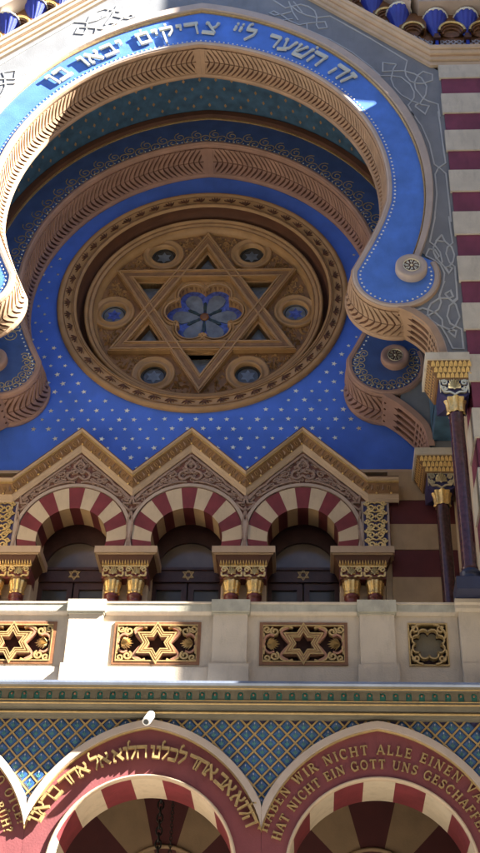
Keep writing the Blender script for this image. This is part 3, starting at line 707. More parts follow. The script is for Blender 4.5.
# six-lobed centre
mb = MB()
f0 = foil(FR, Fr, k=14)
P = [(x, z) for x, z in f0]
def sc(p, k): return [(x*k, RZ+(z-RZ)*k) for x, z in p]
def grow(p, d):
    out = []
    for i in range(6):
        a = 2*PI*i/6; cx, cz = FR*math.cos(a), RZ+FR*math.sin(a)
        for j in range(15):
            x, z = p[i*15+j]; L = math.hypot(x-cx, z-cz); out.append((cx+(x-cx)*(L+d)/L, cz+(z-cz)*(L+d)/L))
    return out
rows = []
for d, y in ((0.10, PY), (0.095, PY-0.05), (0.06, PY-0.07), (0.035, PY-0.02), (0.03, PY-0.065), (0.0, PY-0.06), (-0.004, PY+0.16)):
    q = grow(P, d); rows.append([(x, y, z) for x, z in q])
mb.loft(rows, 0, closed=True)
foilo = mb.build('six_lobed_frame', 'ochre', rose)
mb = MB()
mb.lathey([(0.76, PY+0.145), (0.0, PY+0.145)], 0, RZ, 40, 0, smooth=False)
mb.build('blue_pane', 'bglass', foilo)
for k in range(6):
    a = rad(60*k); mb = MB()
    pet = [(0.08, 0), (0.17, 0.07), (0.30, 0.125), (0.44, 0.16), (0.55, 0.135), (0.605, 0.06), (0.615, 0.0), (0.605, -0.06), (0.55, -0.135), (0.44, -0.16), (0.30, -0.125), (0.17, -0.07)]
    mb.prism([[(u*math.cos(a)-v_*math.sin(a), RZ+u*math.sin(a)+v_*math.cos(a)) for u, v_ in pet]], PY+0.128-0.002*(k % 2), PY+0.144)
    mb.build('glass_petal', 'gglass', foilo)
mb = MB()
for k in range(6):
    a = rad(30+60*k)
    pet = [(0.10, .012), (0.22, 0.035), (0.34, 0.03), (0.38, 0), (0.34, -0.03), (0.22, -0.035), (0.10, -.012)]
    mb.prism([[(u*math.cos(a)-v_*math.sin(a), RZ+u*math.sin(a)+v_*math.cos(a)) for u, v_ in pet]], PY+0.118-0.0012*(k % 2), PY+0.14)
mb.build('green_leaves', 'greeng', foilo)
mb = MB(); mb.lathey([(0.085, PY+0.14), (0.085, PY+0.10), (0.05, PY+0.09), (0, PY+0.09)], 0, RZ, 24); mb.build('boss', 'brown', foilo)

# ================================================================== WINDOW ARCADE
AY = 17.68; WP = 1.888
arc = thing('window_arcade', 'carved wall with a zigzag gabled cornice running over three striped round arches', 'arcade', (0, AY, 12))
zz = [(-3.30, 13.40), (-2.86, 13.40)]
zpk = [(-WP, 14.03), (-WP/2, 13.13), (0, 14.03), (WP/2, 13.13), (WP, 14.03)]
top = [(-3.30, 13.02), (-2.95, 13.02)]+zpk+[(2.95, 13.02), (3.30, 13.02)]
def horse(x, zc, R, zend, n=30):
    a = math.asin((zend-zc)/R); return [(x+R*math.cos(a+(PI-2*a)*i/n), zc+R*math.sin(a+(PI-2*a)*i/n)) for i in range(n+1)]
WB = 12.09
mb = MB()
polyw = [(-3.30, WB)]
for k in (-1, 0, 1): polyw += horse(k*WP, 12.41, 0.90, WB, 30)[::-1]
polyw += [(3.30, WB)]+top[::-1]
mb.prism([polyw], AY, AY+0.12, 0)
mb.build('carved_ground', 'carvebg', arc)
# relief: strap outlines and tendrils
mb = MB(); j = 0
def rb(p, w, mi=0, h=0.03):
    global j
    q = []
    for x, z in p:
        dx = abs(x-x0)
        if mi == 0 and dx < 0.93:
            lo = 12.41+math.sqrt(max(0, 0.96**2-dx*dx)); ho = 14.16-0.9*dx; hn = 14.01-0.953*dx
            if z > lo: z = lo+(z-lo)/max(0.01, ho-lo)*(hn-lo)
        q.append((x, z))
    p = q
    mb.ribbon(p, w, AY-h-0.0007*(j % 14), AY+0.001, mi); j += 1
for k in (-1, 0, 1):
    x0 = k*WP
    rb(horse(x0, 12.41, 0.945, WB, 36), 0.055, 1)
    for s in (1, -1):
        # outline following the gable
        rb([(x0, 14.10), (x0+s*0.30, 13.83), (x0+s*0.55, 13.61), (x0+s*0.62, 13.50), (x0+s*0.74, 13.44), (x0+s*0.90, 13.24), (x0+s*0.93, 13.14)], 0.035)
        rb([(x0+s*0.05, 13.42), (x0+s*0.14, 13.45), (x0+s*0.30, 13.42), (x0+s*0.46, 13.36), (x0+s*0.62, 13.24), (x0+s*0.70, 13.20)], 0.03)
        rb(catmull([(x0, 13.98), (x0+s*0.09, 13.84), (x0+s*0.06, 13.74), (x0+s*0.17, 13.68), (x0+s*0.18, 13.56), (x0+s*0.10, 13.50), (x0, 13.58)], 4), 0.035)
        rb([(x0+s*0.62, 13.50), (x0+s*0.58, 13.42), (x0+s*0.66, 13.34), (x0+s*0.58, 13.27)], 0.03)
        rb(catmull([(x0+s*0.94, 13.14), (x0+s*0.80, 13.02), (x0+s*0.86, 12.94), (x0+s*0.94, 12.90), (x0+s*0.90, 12.6), (x0+s*0.925, 12.3), (x0+s*0.93, 12.10)], 4), 0.03)
        for cx, cz, r, a in ((0.30, 13.66, 0.085, 0.4), (0.36, 13.52, 0.075, 3.0), (0.46, 13.56, 0.06, 1.2), (0.06, 13.70, 0.06, 2.0), (0.76, 13.34, 0.07, 0.2), (0.72, 13.26, 0.055, 3.1), (0.86, 13.20, 0.05, 1.0), (0.24, 13.50, 0.05, 4.4), (0.04, 13.90, 0.04, 1.0), (0.52, 13.44, 0.055, 5.2)):
            rb(spiral(x0+s*cx, cz, r, 1.3, a if s > 0 else PI-a, s, 12, 0.25), 0.022, 0, 0.02)
    got = []
    for tries in range(1500):
        dx = random.uniform(-0.9, 0.9); z = random.uniform(12.9, 13.9); r = random.uniform(0.03, 0.048)
        lo = 12.41+math.sqrt(max(0, 0.985**2-dx*dx)); hn = 14.0-0.953*abs(dx)
        if z-r < lo or z+r*1.35 > hn or len(got) > 54: continue
        if any(math.hypot(dx-a, z-b) < (r+c)*0.95 for a, b, c in got): continue
        got.append((dx, z, r))
        mb.ribbon(spiral(x0+dx, z, r, 1.2, random.uniform(0, 6.28), random.choice((1, -1)), 9, 0.25), 0.015, AY-0.014-0.0004*(len(got) % 9), AY+0.001, 0)
mb.build('carved_relief', ['carvegr', 'mould'], arc)
# zigzag cornice
def zig(dz):
    return [(-3.46, 13.01+dz), (-2.958, 13.01+dz)]+[(x, z+dz) for x, z in zpk]+[(2.958, 13.01+dz), (3.46, 13.01+dz)]
mb = MB()
prof = [(0.00, AY-0.0, 0), (0.0, AY-0.03, 0), (0.045, AY-0.055, 0), (0.055, AY-0.05, 0), (0.11, AY-0.075, 0), (0.122, AY-0.09, 0), (0.13, AY-0.08, 1), (0.29, AY-0.155, 1), (0.298, AY-0.185, 2), (0.318, AY-0.19, 2), (0.325, AY-0.18, 0), (0.34, AY-0.205, 0), (0.362, AY-0.22, 0), (0.368, AY-0.22, 0), (0.385, AY-0.225, 3), (0.39, AY+0.12, 3)]
rows = [[(x, y, z) for x, z in zig(dz)] for dz, y, _ in prof]
for i in range(len(rows)-1): mb.loft(rows[i:i+2], prof[i+1][2])
for e in (0, -1): mb.add([r[e] for r in rows]+[(rows[0][e][0], AY+0.12, rows[0][e][2])], [tuple(range(len(rows)+1))], 0)
corn = mb.build('zigzag_cornice', ['sand', 'ochred', 'goldpt', 'umber'], arc)
mb = MB()
zp = Path(zig(0.215)); u = 0.1
while u < zp.L-0.1:           # leaf frieze of the cornice with gilt bosses
    p, n, d = zp.at(u); i = int(u/0.09)
    y = AY-0.118
    if i % 2: mb.add([(p[0]-d[0]*.025-n[0]*.05, y+0.005, p[1]-d[1]*.025-n[1]*.05), (p[0]+n[0]*.05, y-0.045, p[1]+n[1]*.05), (p[0]+d[0]*.025-n[0]*.05, y+0.005, p[1]+d[1]*.025-n[1]*.05), (p[0]-n[0]*.03, y-0.035, p[1]-n[1]*.03)], [(0, 1, 3), (1, 2, 3)], 0)
    else: mb.tube([(p[0]+(n[0]*c*.05+d[0]*s*.03), y-0.012-0.025*c, p[1]+(n[1]*c*.05+d[1]*s*.03)) for c, s in ((-1, 0), (-.3, .8), (.6, .5), (.6, -.5), (-.3, -.8))], 0.008, 4, 1, closed=True)
    u += 0.09
zp = Path(zig(0.135)); u = 0.12
while u < zp.L-0.1:
    p, n, d = zp.at(u); mb.sphere(p[0], AY-0.095, p[1], 0.021, n=6, mi=2); u += 0.235
mb.build('leaf_frieze', ['carvegr', 'ochre', 'gold'], corn)
# gilded end panels
for s in (1, -1):
    mb = MB(); x0, x1 = sorted((s*2.84, s*3.29))
    mb.box(x0, x1, AY-0.012, AY+0.3, WB, 13.03, 0)
    mb.box(x0+0.035, x1-0.035, AY-0.016, AY-0.011, WB+0.03, 12.99, 1)
    pan = mb.build('gilded_panel', ['mould', 'indigo'], arc)
    mb = MB(); c = s*3.065; q = 0
    for i in range(5):
        z = 12.20+0.175*i
        for t in (1, -1):
            mb.ribbon(spiral(c+t*0.135, z+0.085, 0.048, 1.3, PI/2*(1-t), -t, 10, 0.2), 0.022, AY-0.035-0.0008*(q % 7), AY-0.015); q += 1
            mb.ribbon(spiral(c+t*0.075, z, 0.068, 1.35, PI/2*(1-t)+0.5, t*(1 if i % 2 else -1), 12, 0.2), 0.026, AY-0.035-0.0008*(q % 7), AY-0.015); q += 1
            mb.ribbon(catmull([(c, z-0.09), (c+t*0.10, z-0.03), (c+t*0.13, z+0.06), (c+t*0.05, z+0.10), (c, z+0.08)], 3), 0.020, AY-0.035-0.0008*(q % 7), AY-0.015); q += 1
        mb.prism([star5(c, z, 0.035, 0, 4, 0.5)], AY-0.042, AY-0.015)
    mb.build('gilt_scrolls', 'gold', pan)

# ------------------------------------------------------------------ arched windows
def arched_window(x0, label):
    w = thing('arched_window', label, 'window', (x0, AY, WB), group='arched windows behind the balustrade')
    zo, Ro, zi, Ri = 12.41, 0.898, 12.325, 0.58
    mb = MB()
    n = 13; edges = [PI/2+rad(113.75)*(2*i/n-1) for i in range(n+1)]
    aend = math.asin((WB-zo)/Ro); aen2 = math.asin((WB-zi)/Ri)
    for i in range(n):
        mi = 1 if (i % 2 == 0) else 0
        a0, a1 = edges[i], edges[i+1]
        oo = []; ii = []
        for q in range(7):
            a = a0+(a1-a0)*q/6
            ao = min(max(a, aend), PI-aend); ai = min(max(a, aen2), PI-aen2)
            # the end stones are cut by the abacus
            oo.append((x0+Ro*math.cos(ao), zo+Ro*math.sin(ao))); ii.append((x0+Ri*math.cos(ai), zi+Ri*math.sin(ai)))
        mb.loft([[(x, AY+0.06, z) for x, z in oo], [(x, AY-0.015, z) for x, z in oo], [(x, AY-0.015, z) for x, z in ii]], mi)
        mb.loft([[(x, AY-0.015, z) for x, z in ii], [(x, AY+0.5, z) for x, z in ii]], mi+2)
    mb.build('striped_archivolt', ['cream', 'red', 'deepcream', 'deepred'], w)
    # joinery
    Y = 18.32
    mb = MB()
    fan = horse(x0, 12.10, 0.56, 12.10, 24)
    mb.prism([[(x0-0.92, 12.0), (x0+0.92, 12.0), (x0+0.92, 13.1), (x0-0.92, 13.1)], [(x0+(x-x0)*0.94, 12.10+(z-12.10)*0.94+0.012) for x, z in fan]], Y, Y+0.08, 0)
    mb.box(x0-0.92, x0+0.92, Y-0.05, Y+0.06, 11.87, 12.105, 0)
    mb.box(x0-0.92, x0+0.92, Y-0.075, Y+0.04, 12.07, 12.118, 0)
    mb.box(x0-0.92, x0+0.92, Y-0.065, Y+0.04, 11.85, 11.89, 0)
    for s in (1, -1): mb.box(*(sorted((x0+s*0.92, x0+s*0.60))), Y-0.02, Y+0.06, 8.75, 11.86, 0)
    fr = mb.build('wooden_frame', 'dwood', w)
    mb = MB(); mb.prism([[(x0+(x-x0)*0.97, z) for x, z in fan]], Y+0.05, Y+0.06, 0)
    mb.build('fanlight', 'fan', w)
    mb = MB(); c = x0
    for q in range(2):
        a0 = PI/2+PI*q; p = [(c+0.095*math.cos(a0+2*PI*i/3), 11.985+0.095*math.sin(a0+2*PI*i/3)) for i in range(3)]
        mb.ribbon(p, 0.018, Y-0.065-0.002*q, Y-0.05, closed=True)
    mb.build('star_emblem', 'goldpt', w)
    for s in (1, -1):
        a, b = sorted((x0+s*0.012, x0+s*0.598)); mb = MB()
        mb.prism([[(a, 8.8), (b, 8.8), (b, 11.845), (a, 11.845)], [(a+0.09, 9.7), (b-0.09, 9.7), (b-0.09, 11.72), (a+0.09, 11.72)]], Y-0.03, Y+0.03, 0)
        d = mb.build('door_leaf', 'dwood', w)
        mb = MB(); mb.box(a+0.08, b-0.08, Y+0.005, Y+0.012, 9.69, 11.73); mb.build('pane', 'glass', d)
    return w
arched_window(-WP, 'arched balcony window at the left end of the row, nearest the sunlit balustrade')
arched_window(0, 'arched balcony window in the middle of the row, below the central gable point')
arched_window(WP, 'arched balcony window at the right end of the row, next to the gilded end panel')
# dark room side walls and ceiling behind the windows
mb = MB()
mb.box(-4.4, 4.4, 18.18, 18.30, 13.0, 13.7)
for k in (-1.5, -0.5, 0.5, 1.5): mb.box(k*WP-0.36, k*WP+0.36, AY+0.14, 18.31, 8.7, 13.0)
mb.box(-4.4, -3.2, AY+0.14, 18.31, 8.7, 13.0); mb.box(3.2, 4.4, AY+0.14, 18.31, 8.7, 13.0)
o = mb.build('window_jambs', 'cream'); tag(o, 'plain cream jambs standing deep between the three arched windows', 'wall', kind='structure')

# ------------------------------------------------------------------ twin columns
def shell(mb, x, y, z, r, mi=0, n=7):
    for i in range(n):
        a = PI*(i+0.5)/n; rr = r*(0.92+0.16*math.sin(a))
        b0, b1 = a-PI/n*0.46, a+PI/n*0.46
        p = lambda q, b, yy: (x+q*math.cos(b), yy, z-r*0.55+q*1.5*math.sin(b))
        mb.add([(x, y-0.012, z-r*0.62), p(rr, b0, y), p(rr*1.03, a, y-0.035), p(rr, b1, y), ], [(0, 1, 2), (0, 2, 3)], mi)
    mb.sphere(x, y-0.01, z-r*0.6, r*0.2, 1, .6, 1, 6, mi)
def twin_column(label):
    w = thing('twin_column', label, 'column', (0, 17.62, 8.7), group='twin columns carrying the window arches')
    y0 = 17.50
    mb = MB()
    mb.box(-0.505, 0.505, y0, 18.16, 11.965, 12.085)
    mb.box(-0.475, 0.475, y0+0.03, 18.14, 11.945, 11.968)
    mb.build('abacus', 'sand', w)
    mb = MB()
    mb.frustum(-0.36, 0.36, y0+0.10, 18.05, 11.74, -0.45, 0.45, y0+0.045, 18.11, 11.946)
    mb.build('flared_neck', 'umber', w)
    mb = MB()
    for i in range(17):
        x = -0.36+0.045*i
        mb.add([(x-.022, y0+0.088, 11.765), (x+.022, y0+0.088, 11.765), (x, y0+0.05, 11.86)], [(0, 1, 2)])
        mb.add([(x-.015, y0+0.080, 11.775), (x+.015, y0+0.080, 11.775), (x, y0+0.03, 11.80)], [(0, 1, 2)])
    mb.box(-0.37, 0.37, y0+0.075, y0+0.10, 11.742, 11.762)
    mb.build('gilt_leaf_row', 'gold', w)
    mb = MB(); mb.box(-0.365, 0.365, y0+0.10, 18.02, 11.54, 11.741)
    bl = mb.build('capital_block', 'maroon', w)
    mb = MB(); q = 0
    for cx in (-0.182, 0.182):
        shell(mb, cx, y0+0.09, 11.66, 0.072, 1)
        for s in (1, -1):
            mb.ribbon(spiral(cx+s*0.118, 11.69, 0.052, 1.4, PI/2*(1+s), -s, 14, 0.2), 0.022, y0+0.068-0.0008*(q % 6), y0+0.10, 0); q += 1
            mb.ribbon(catmull([(cx+s*0.16, 11.65), (cx+s*0.15, 11.58), (cx+s*0.08, 11.585), (cx+s*0.03, 11.53), (cx, 11.50)], 4), 0.03, y0+0.07-0.0008*(q % 6), y0+0.10, 0); q += 1
    mb.build('gilt_scrolls', ['gold', 'palegold'], bl)
    for cx in (-0.182, 0.182):
        mb = MB()
        mb.lathe([(0.145, 11.535), (0.12, 11.50), (0.095, 11.47)], cx, 17.66, 16, 0)
        mb.build('collar', 'ochred', w)
        mb = MB(); mb.lathe([(0.128, 11.50), (0.134, 11.46), (0.118, 11.40), (0.108, 11.33), (0.11, 11.30), (0.125, 11.285), (0.10, 11.265)], cx, 17.66, 40, 0, lob=0.10, nl=10)
        mb.build('gilt_bell', 'gold', w)
        mb = MB(); mb.lathe([(0.10, 11.275), (0.118, 11.255), (0.118, 11.20), (0.10, 11.19), (0.108, 11.15), (0.112, 11.10), (0.098, 11.08), (0.10, 9.2), (0.14, 9.1), (0.14, 8.9)], cx, 17.66, 24, 0)
        mb.build('shaft', 'maroon', w)
    mb = MB(); mb.box(-0.345, 0.345, 17.80, 18.1, 8.7, 11.55); mb.build('backing_pier', 'sand', w)
    return w
tw = twin_column('gilded twin columns left of the left-hand arched window, partly cut by the picture edge')
tw.location.x = -1.5*WP
LBL = ['gilded twin columns between the left and middle arched windows', 'gilded twin columns between the middle and right arched windows', 'gilded twin columns under the gilded end panel, right of the last arched window']
for k in range(3): copy_tree(tw, (-0.5*WP+k*WP, 17.62, 8.7), LBL[k])

# ------------------------------------------------------------------ banded back wall right and left of the arcade
ZB = [8.6, 9.1, 9.6, 10.12, 10.64, 11.16, 11.66, 12.165, 12.645, 13.11, 13.68]
nb = len(ZB)-1
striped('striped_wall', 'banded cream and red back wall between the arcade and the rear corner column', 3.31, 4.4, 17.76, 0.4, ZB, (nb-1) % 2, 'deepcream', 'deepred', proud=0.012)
ZS = ZB+[13.75]
for s in (1,):
    th = thing('side_wall', 'banded inner side wall of the recess, behind the front dark column', 'wall', (s*4.4, 16, 8.6))
    a, b = MB(), MB()
    for i in range(len(ZB)-1):
        x = sorted((s*4.39, s*4.7))
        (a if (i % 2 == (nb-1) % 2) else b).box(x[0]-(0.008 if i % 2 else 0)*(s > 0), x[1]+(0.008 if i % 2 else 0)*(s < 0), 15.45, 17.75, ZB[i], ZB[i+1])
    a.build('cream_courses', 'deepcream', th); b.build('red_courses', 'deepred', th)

# ================================================================== LARGE CORNER COLUMNS
def column(label, x, y, ztop, zbase, x0=None):
    c = thing('column', label, 'column', (x, y, zbase), group='dark polished corner columns')
    zt = ztop; xl = x-0.40; xr = x+0.245; yf = y-0.17; yb = y+0.62
    mb = MB(); mb.box(xl, xr, yf, yb, zt-0.135, zt); mb.build('abacus', 'paleblk', c)
    mb = MB()
    mb.frustum(xl+0.155, xr+0.0, yf+0.12, yb-0.06, zt-0.42, xl+0.03, xr-0.002, yf+0.025, yb-0.03, zt-0.136)
    nk = mb.build('flared_neck', 'ochred', c)
    mb = MB()
    for r in range(3):
        f = r/3.0; z = zt-0.40+0.085*r
        xa = xl+0.155-0.04*r; yy = yf+0.115-0.033*r
        x_ = xa
        while x_ < xr-0.02:
            mb.add([(x_, yy, z), (x_+.06, yy, z), (x_+.055, yy-0.03, z+.05), (x_+.03, yy-0.05, z+.075), (x_+.005, yy-0.03, z+.05)], [(0, 1, 2, 3, 4)]); x_ += 0.066
        y_ = yy
        while y_ < yb-0.1:
            mb.add([(xa-.005, y_, z), (xa-.005, y_+.06, z), (xa-.03, y_+.055, z+.05), (xa-.05, y_+.03, z+.075), (xa-.03, y_+.005, z+.05)], [(0, 1, 2, 3, 4)]); y_ += 0.066
    mb.build('gilt_leaves', 'gold', nk)
    zb = zt-0.42
    mb = MB(); mb.box(x-0.215, x+0.215, yf+0.13, yb-0.1, zb-0.25, zb-0.0005)
    mb.frustum(x-0.13, x+0.13, y-0.09, y+0.2, zb-0.36, x-0.213, x+0.213, yf+0.132, yb-0.12, zb-0.252)
    bl = mb.build('capital_block', 'indigo', c)
    mb = MB(); q = 0
    shell(mb, x, yf+0.12, zb-0.115, 0.095, 1, 9)
    for s in (1, -1):
        for (dx, dz, r, a) in ((0.145, -0.07, 0.05, 0.5), (0.15, -0.175, 0.045, 3.0)):
            mb.ribbon(spiral(x+s*dx, zb+dz, r, 1.4, a if s > 0 else PI-a, s, 14, 0.2), 0.02, yf+0.10-0.0008*(q % 6), yf+0.13, 0); q += 1
        mb.ribbon(catmull([(x+s*0.20, zb-0.12), (x+s*0.15, zb-0.235), (x+s*0.07, zb-0.24), (x, zb-0.29)], 4), 0.028, yf+0.10-0.0008*(q % 6), yf+0.13, 0); q += 1
        mb.ribbon([(x+s*0.205, zb-0.02), (x+s*0.205, zb-0.24)], 0.012, yf+0.115-0.0008*(q % 6), yf+0.13, 0); q += 1
    for i in range(18): mb.sphere(x-0.205+0.024*i, yf+0.12, zb-0.012, 0.011, n=5, mi=0)
    mb.build('gilt_scrolls', ['palegold', 'palegold'], bl)
    mb = MB()
    mb.lathe([(0.15, zb-0.35), (0.145, zb-0.38), (0.13, zb-0.42), (0.118, zb-0.55), (0.13, zb-0.585), (0.118, zb-0.60)], x, y+0.02, 48, 0, lob=0.11, nl=8)
    mb.build('gilt_bell', 'gold', c)
    mb = MB()
    zr = zb-0.60
    mb.lathe([(0.104, zr+0.01), (0.108, zr-0.03), (0.104, zr-0.05), (0.108, zr-0.10), (0.104, zr-0.12), (0.108, zr-0.17), (0.103, zr-0.19), (0.106, zr-1.0), (0.104, zbase+0.42), (0.112, zbase+0.40), (0.112, zbase+0.37), (0.104, zbase+0.36)], x, y+0.02, 32, 0)
    mb.build('shaft', 'porph', c)
    mb = MB()
    mb.lathe([(0.10, zbase+0.37), (0.135, zbase+0.33), (0.135, zbase+0.29), (0.115, zbase+0.27), (0.13, zbase+0.22), (0.165, zbase+0.20), (0.165, zbase+0.15)], x, y+0.02, 32, 0)
    mb.box(x-0.215, x+0.30, y-0.20, y+0.25, zbase-0.02, zbase+0.165)
    mb.build('base', 'navy', c)
column('front dark polished column with gilded shell capital, standing on the balustrade pedestal', 4.115, 14.80, 13.685, 9.73)
column('rear dark polished column, half hidden behind the front one and under the inner arch', 4.10, 17.12, 13.605, 8.9)

# ================================================================== BALUSTRADE
BY = 15.04; BP = 1.917
bal = thing('balustrade', 'cream stone balustrade with pierced bronze star panels, sunlit on its left half', 'balustrade', (0, BY, 8.4))
PX = [-2*BP, -BP, 0, BP, 2*BP]
hole = []
for k, cx in enumerate((-BP, 0, BP)): hole.append((cx-0.573, cx+0.573))
hole = [(-3.785, -3.271)]+hole+[(3.271, 3.785)]
mb = MB()
mb.prism([[(-3.93, 8.3), (3.93, 8.3), (3.93, 9.60), (-3.93, 9.60)]]+[[(a, 8.822), (b, 8.822), (b, 9.432), (a, 9.432)] for a, b in hole], BY, BY+0.16, 0, back=True)
mb.box(-3.93, 3.93, BY-0.03, BY, 8.3, 8.775)
mb.box(-3.93, 3.93, BY-0.015, BY+0.001, 8.775, 8.79)
mb.build('parapet', 'creamst', bal)
for k in range(4):
    cx = (k-1.5)*BP; mb = MB()
    mb.box(cx-0.225, cx+0.225, BY-0.075, BY+0.2, 8.80, 9.54)
    mb.box(cx-0.26, cx+0.26, BY-0.11, BY+0.2, 8.3, 8.795)
    mb.build('pilaster', 'creamst', bal)
    mb = MB(); mb.box(cx-0.255, cx+0.255, BY-0.115, BY+0.25, 9.545, 9.72)
    mb.box(cx-0.24, cx+0.24, BY-0.09, BY+0.22, 9.52, 9.546)
    mb.build('pilaster_cap', 'copst', bal)
xs = [-3.93]+[v for k in range(4) for v in ((k-1.5)*BP-0.257, (k-1.5)*BP+0.257)]+[3.93]
for k in range(5):
    mb = MB()
    mb.extrude_x([(BY+0.22, 9.535), (BY-0.02, 9.535), (BY-0.045, 9.56), (BY-0.05, 9.575)], xs[2*k], xs[2*k+1], 1)
    mb.extrude_x([(BY-0.05, 9.575), (BY-0.055, 9.68)], xs[2*k], xs[2*k+1], 0)
    mb.extrude_x([(BY-0.055, 9.68), (BY-0.065, 9.685), (BY-0.065, 9.71), (BY+0.24, 9.715), (BY+0.24, 9.535)], xs[2*k], xs[2*k+1], 1)
    mb.build('coping', ['copst', 'creamst'], bal)
def star_panel(cx):
    x0, x1, z0, z1 = cx-0.573, cx+0.573, 8.822, 9.432; zc = (z0+z1)/2
    mb = MB()
    mb.prism([[(x0, z0), (x1, z0), (x1, z1), (x0, z1)], [(x0+.045, z0+.045), (x1-.045, z0+.045), (x1-.045, z1-.045), (x0+.045, z1-.045)]], BY-0.018, BY+0.09, 0)
    p = mb.build('star_panel', 'brown', bal)
    mb = MB(); mb.ribbon([(x0+.047, z0+.047), (x1-.047, z0+.047), (x1-.047, z1-.047), (x0+.047, z1-.047)], 0.012, BY-0.026, BY-0.01, closed=True); mb.build('gilt_line', 'goldpt', p)
    mb = MB(); mb.box(x0+.01, x1-.01, BY+0.10, BY+0.11, z0+.01, z1-.01); mb.build('dark_backing', 'void', p)
    mb = MB(); R = 0.298
    o = hexstar(cx, zc, R); n1 = hexstar(cx, zc, R*0.80); n2 = hexstar(cx, zc, R*0.56)
    mb.prism([o, n2], BY-0.02, BY+0.085, 0)
    for r_, w in ((0.97, .016), (0.77, .014), (0.59, .014)): mb.ribbon(hexstar(cx, zc, R*r_), w, BY-0.034, BY-0.015, 1, closed=True)
    mb.build('star', ['rosebr', 'goldpt'], p)
    mb = MB(); q = 0
    def rb(pts, w, mi=1):
        nonlocal q
        mb.ribbon(pts, w, BY-0.012-0.0008*(q % 9), BY+0.05, mi); q += 1
    for s in (1, -1):
        rb(catmull([(cx+s*0.17, zc), (cx+s*0.29, zc+0.16), (cx+s*0.20, zc+0.235)], 5), 0.03, 0)
        rb(catmull([(cx+s*0.17, zc), (cx+s*0.29, zc-0.16), (cx+s*0.20, zc-0.235)], 5), 0.03, 0)
        for t in (1, -1):
            rb(spiral(cx+s*0.375, zc+t*0.175, 0.062, 1.35, PI/2-s*t*0.4, -s*t, 14, 0.25), 0.024)
            rb(spiral(cx+s*0.475, zc+t*0.205, 0.05, 1.25, PI/2+s*t*2.2, s*t, 12, 0.25), 0.022)
            rb(catmull([(cx+s*0.14, zc+t*0.225), (cx+s*0.20, zc+t*0.245), (cx+s*0.28, zc+t*0.22), (cx+s*0.31, zc+t*0.18)], 4), 0.024)
            rb(catmull([(cx+s*0.515, zc), (cx+s*0.50, zc+t*0.08), (cx+s*0.44, zc+t*0.13), (cx+s*0.38, zc+t*0.11)], 4), 0.026, 0)
            rb(catmull([(cx+s*0.50, zc+t*0.03), (cx+s*0.515, zc+t*0.15)], 3), 0.02)
    mb.build('scrollwork', ['rosebr', 'goldpt'], p)
    for s in (1, -1):
        mb = MB(); n = 9
        for i in range(n):   # fanned acanthus
            a = -1.25+2.5*i/(n-1); L = 0.15-0.045*abs(a)/1.25
            bx, bz = cx+s*0.475, zc
            tx, tz = bx-s*L*1.15*math.cos(a*0.8), bz+L*math.sin(a)*0.9
            wx, wz = -math.sin(a)*0.022, math.cos(a)*0.022
            mb.pyramid([(bx, BY, bz), ((bx+tx)/2+wx, BY-.002, (bz+tz)/2+wz), (tx, BY, tz), ((bx+tx)/2-wx, BY-.002, (bz+tz)/2-wz)], ((bx*0.4+tx*0.6), BY-0.05-0.002*(i % 3), (bz*0.4+tz*0.6)))
        mb.build('acanthus', 'goldpt', p)
for cx in (-BP, 0, BP): star_panel(cx)
def foil_panel(cx):
    x0, x1, z0, z1 = cx-0.257, cx+0.257, 8.822, 9.432; zc = (z0+z1)/2
    mb = MB()
    mb.prism([[(x0, z0), (x1, z0), (x1, z1), (x0, z1)], [(x0+.02, z0+.02), (x1-.02, z0+.02), (x1-.02, z1-.02), (x0+.02, z1-.02)]], BY-0.018, BY+0.09, 0)
    p = mb.build('foil_panel', 'goldpt', bal)
    mb = MB(); mb.box(x0+.01, x1-.01, BY+0.10, BY+0.11, z0+.01, z1-.01); mb.build('dark_backing', 'void', p)
    mb = MB()
    def eight(R, r): 
        o = []
        for i in range(8):
            a = PI/8+2*PI*i/8
            o += [(cx+R*math.cos(a)+r*math.cos(a+1.75*(2*j/6-1)), zc+R*math.sin(a)+r*math.sin(a+1.75*(2*j/6-1))) for j in range(7)]
        return o
    mb.prism([eight(0.155, 0.075), eight(0.155, 0.055)], BY-0.03, BY+0.04, 0)
    q = 0
    for sx in (1, -1):
        for t in (1, -1):
            mb.ribbon(spiral(cx+sx*0.165, zc+t*0.205, 0.05, 1.2, 0.6 if sx > 0 else PI-0.6, sx*t, 12, 0.3), 0.022, BY-0.03-0.0008*(q % 6), BY+0.03); q += 1
            mb.ribbon(catmull([(cx+sx*0.08, zc+t*0.285), (cx+sx*0.15, zc+t*0.26), (cx+sx*0.225, zc+t*0.16), (cx+sx*0.215, zc+t*0.08)], 4), 0.022, BY-0.03-0.0008*(q % 6), BY+0.03); q += 1
    mb.build('scrollwork', 'goldpt', p)
    mb = MB(); mb.prism([eight(0.155, 0.056)], BY+0.085, BY+0.095); mb.build('lobed_back', 'olive', p)
for cx in (3.528, -3.528): foil_panel(cx)
for s in (1,):
    pd = thing('pedestal', 'cream stone pedestal under the dark corner column at the balustrade end', 'pedestal', (s*4.5, 14.9, 8.3))
    a = lambda u, v: sorted((s*u, s*v))
    mb = MB(); mb.box(*a(3.935, 5.2), BY-0.14, 15.3, 8.3, 9.54); mb.box(*a(3.932, 5.21), BY-0.17, 15.3, 8.3, 8.79); mb.build('dado', 'creamst', pd)
    mb = MB(); mb.extrude_x([(15.3, 9.70), (BY-0.19, 9.70), (BY-0.19, 9.645), (BY-0.17, 9.62), (BY-0.17, 9.57), (BY-0.15, 9.53), (15.3, 9.53)], *a(3.89, 5.25)); 
    mb.box(*a(3.895, 5.2), BY-0.14, 15.3, 9.535, 9.695)
    mb.build('cap', 'creamst', pd)
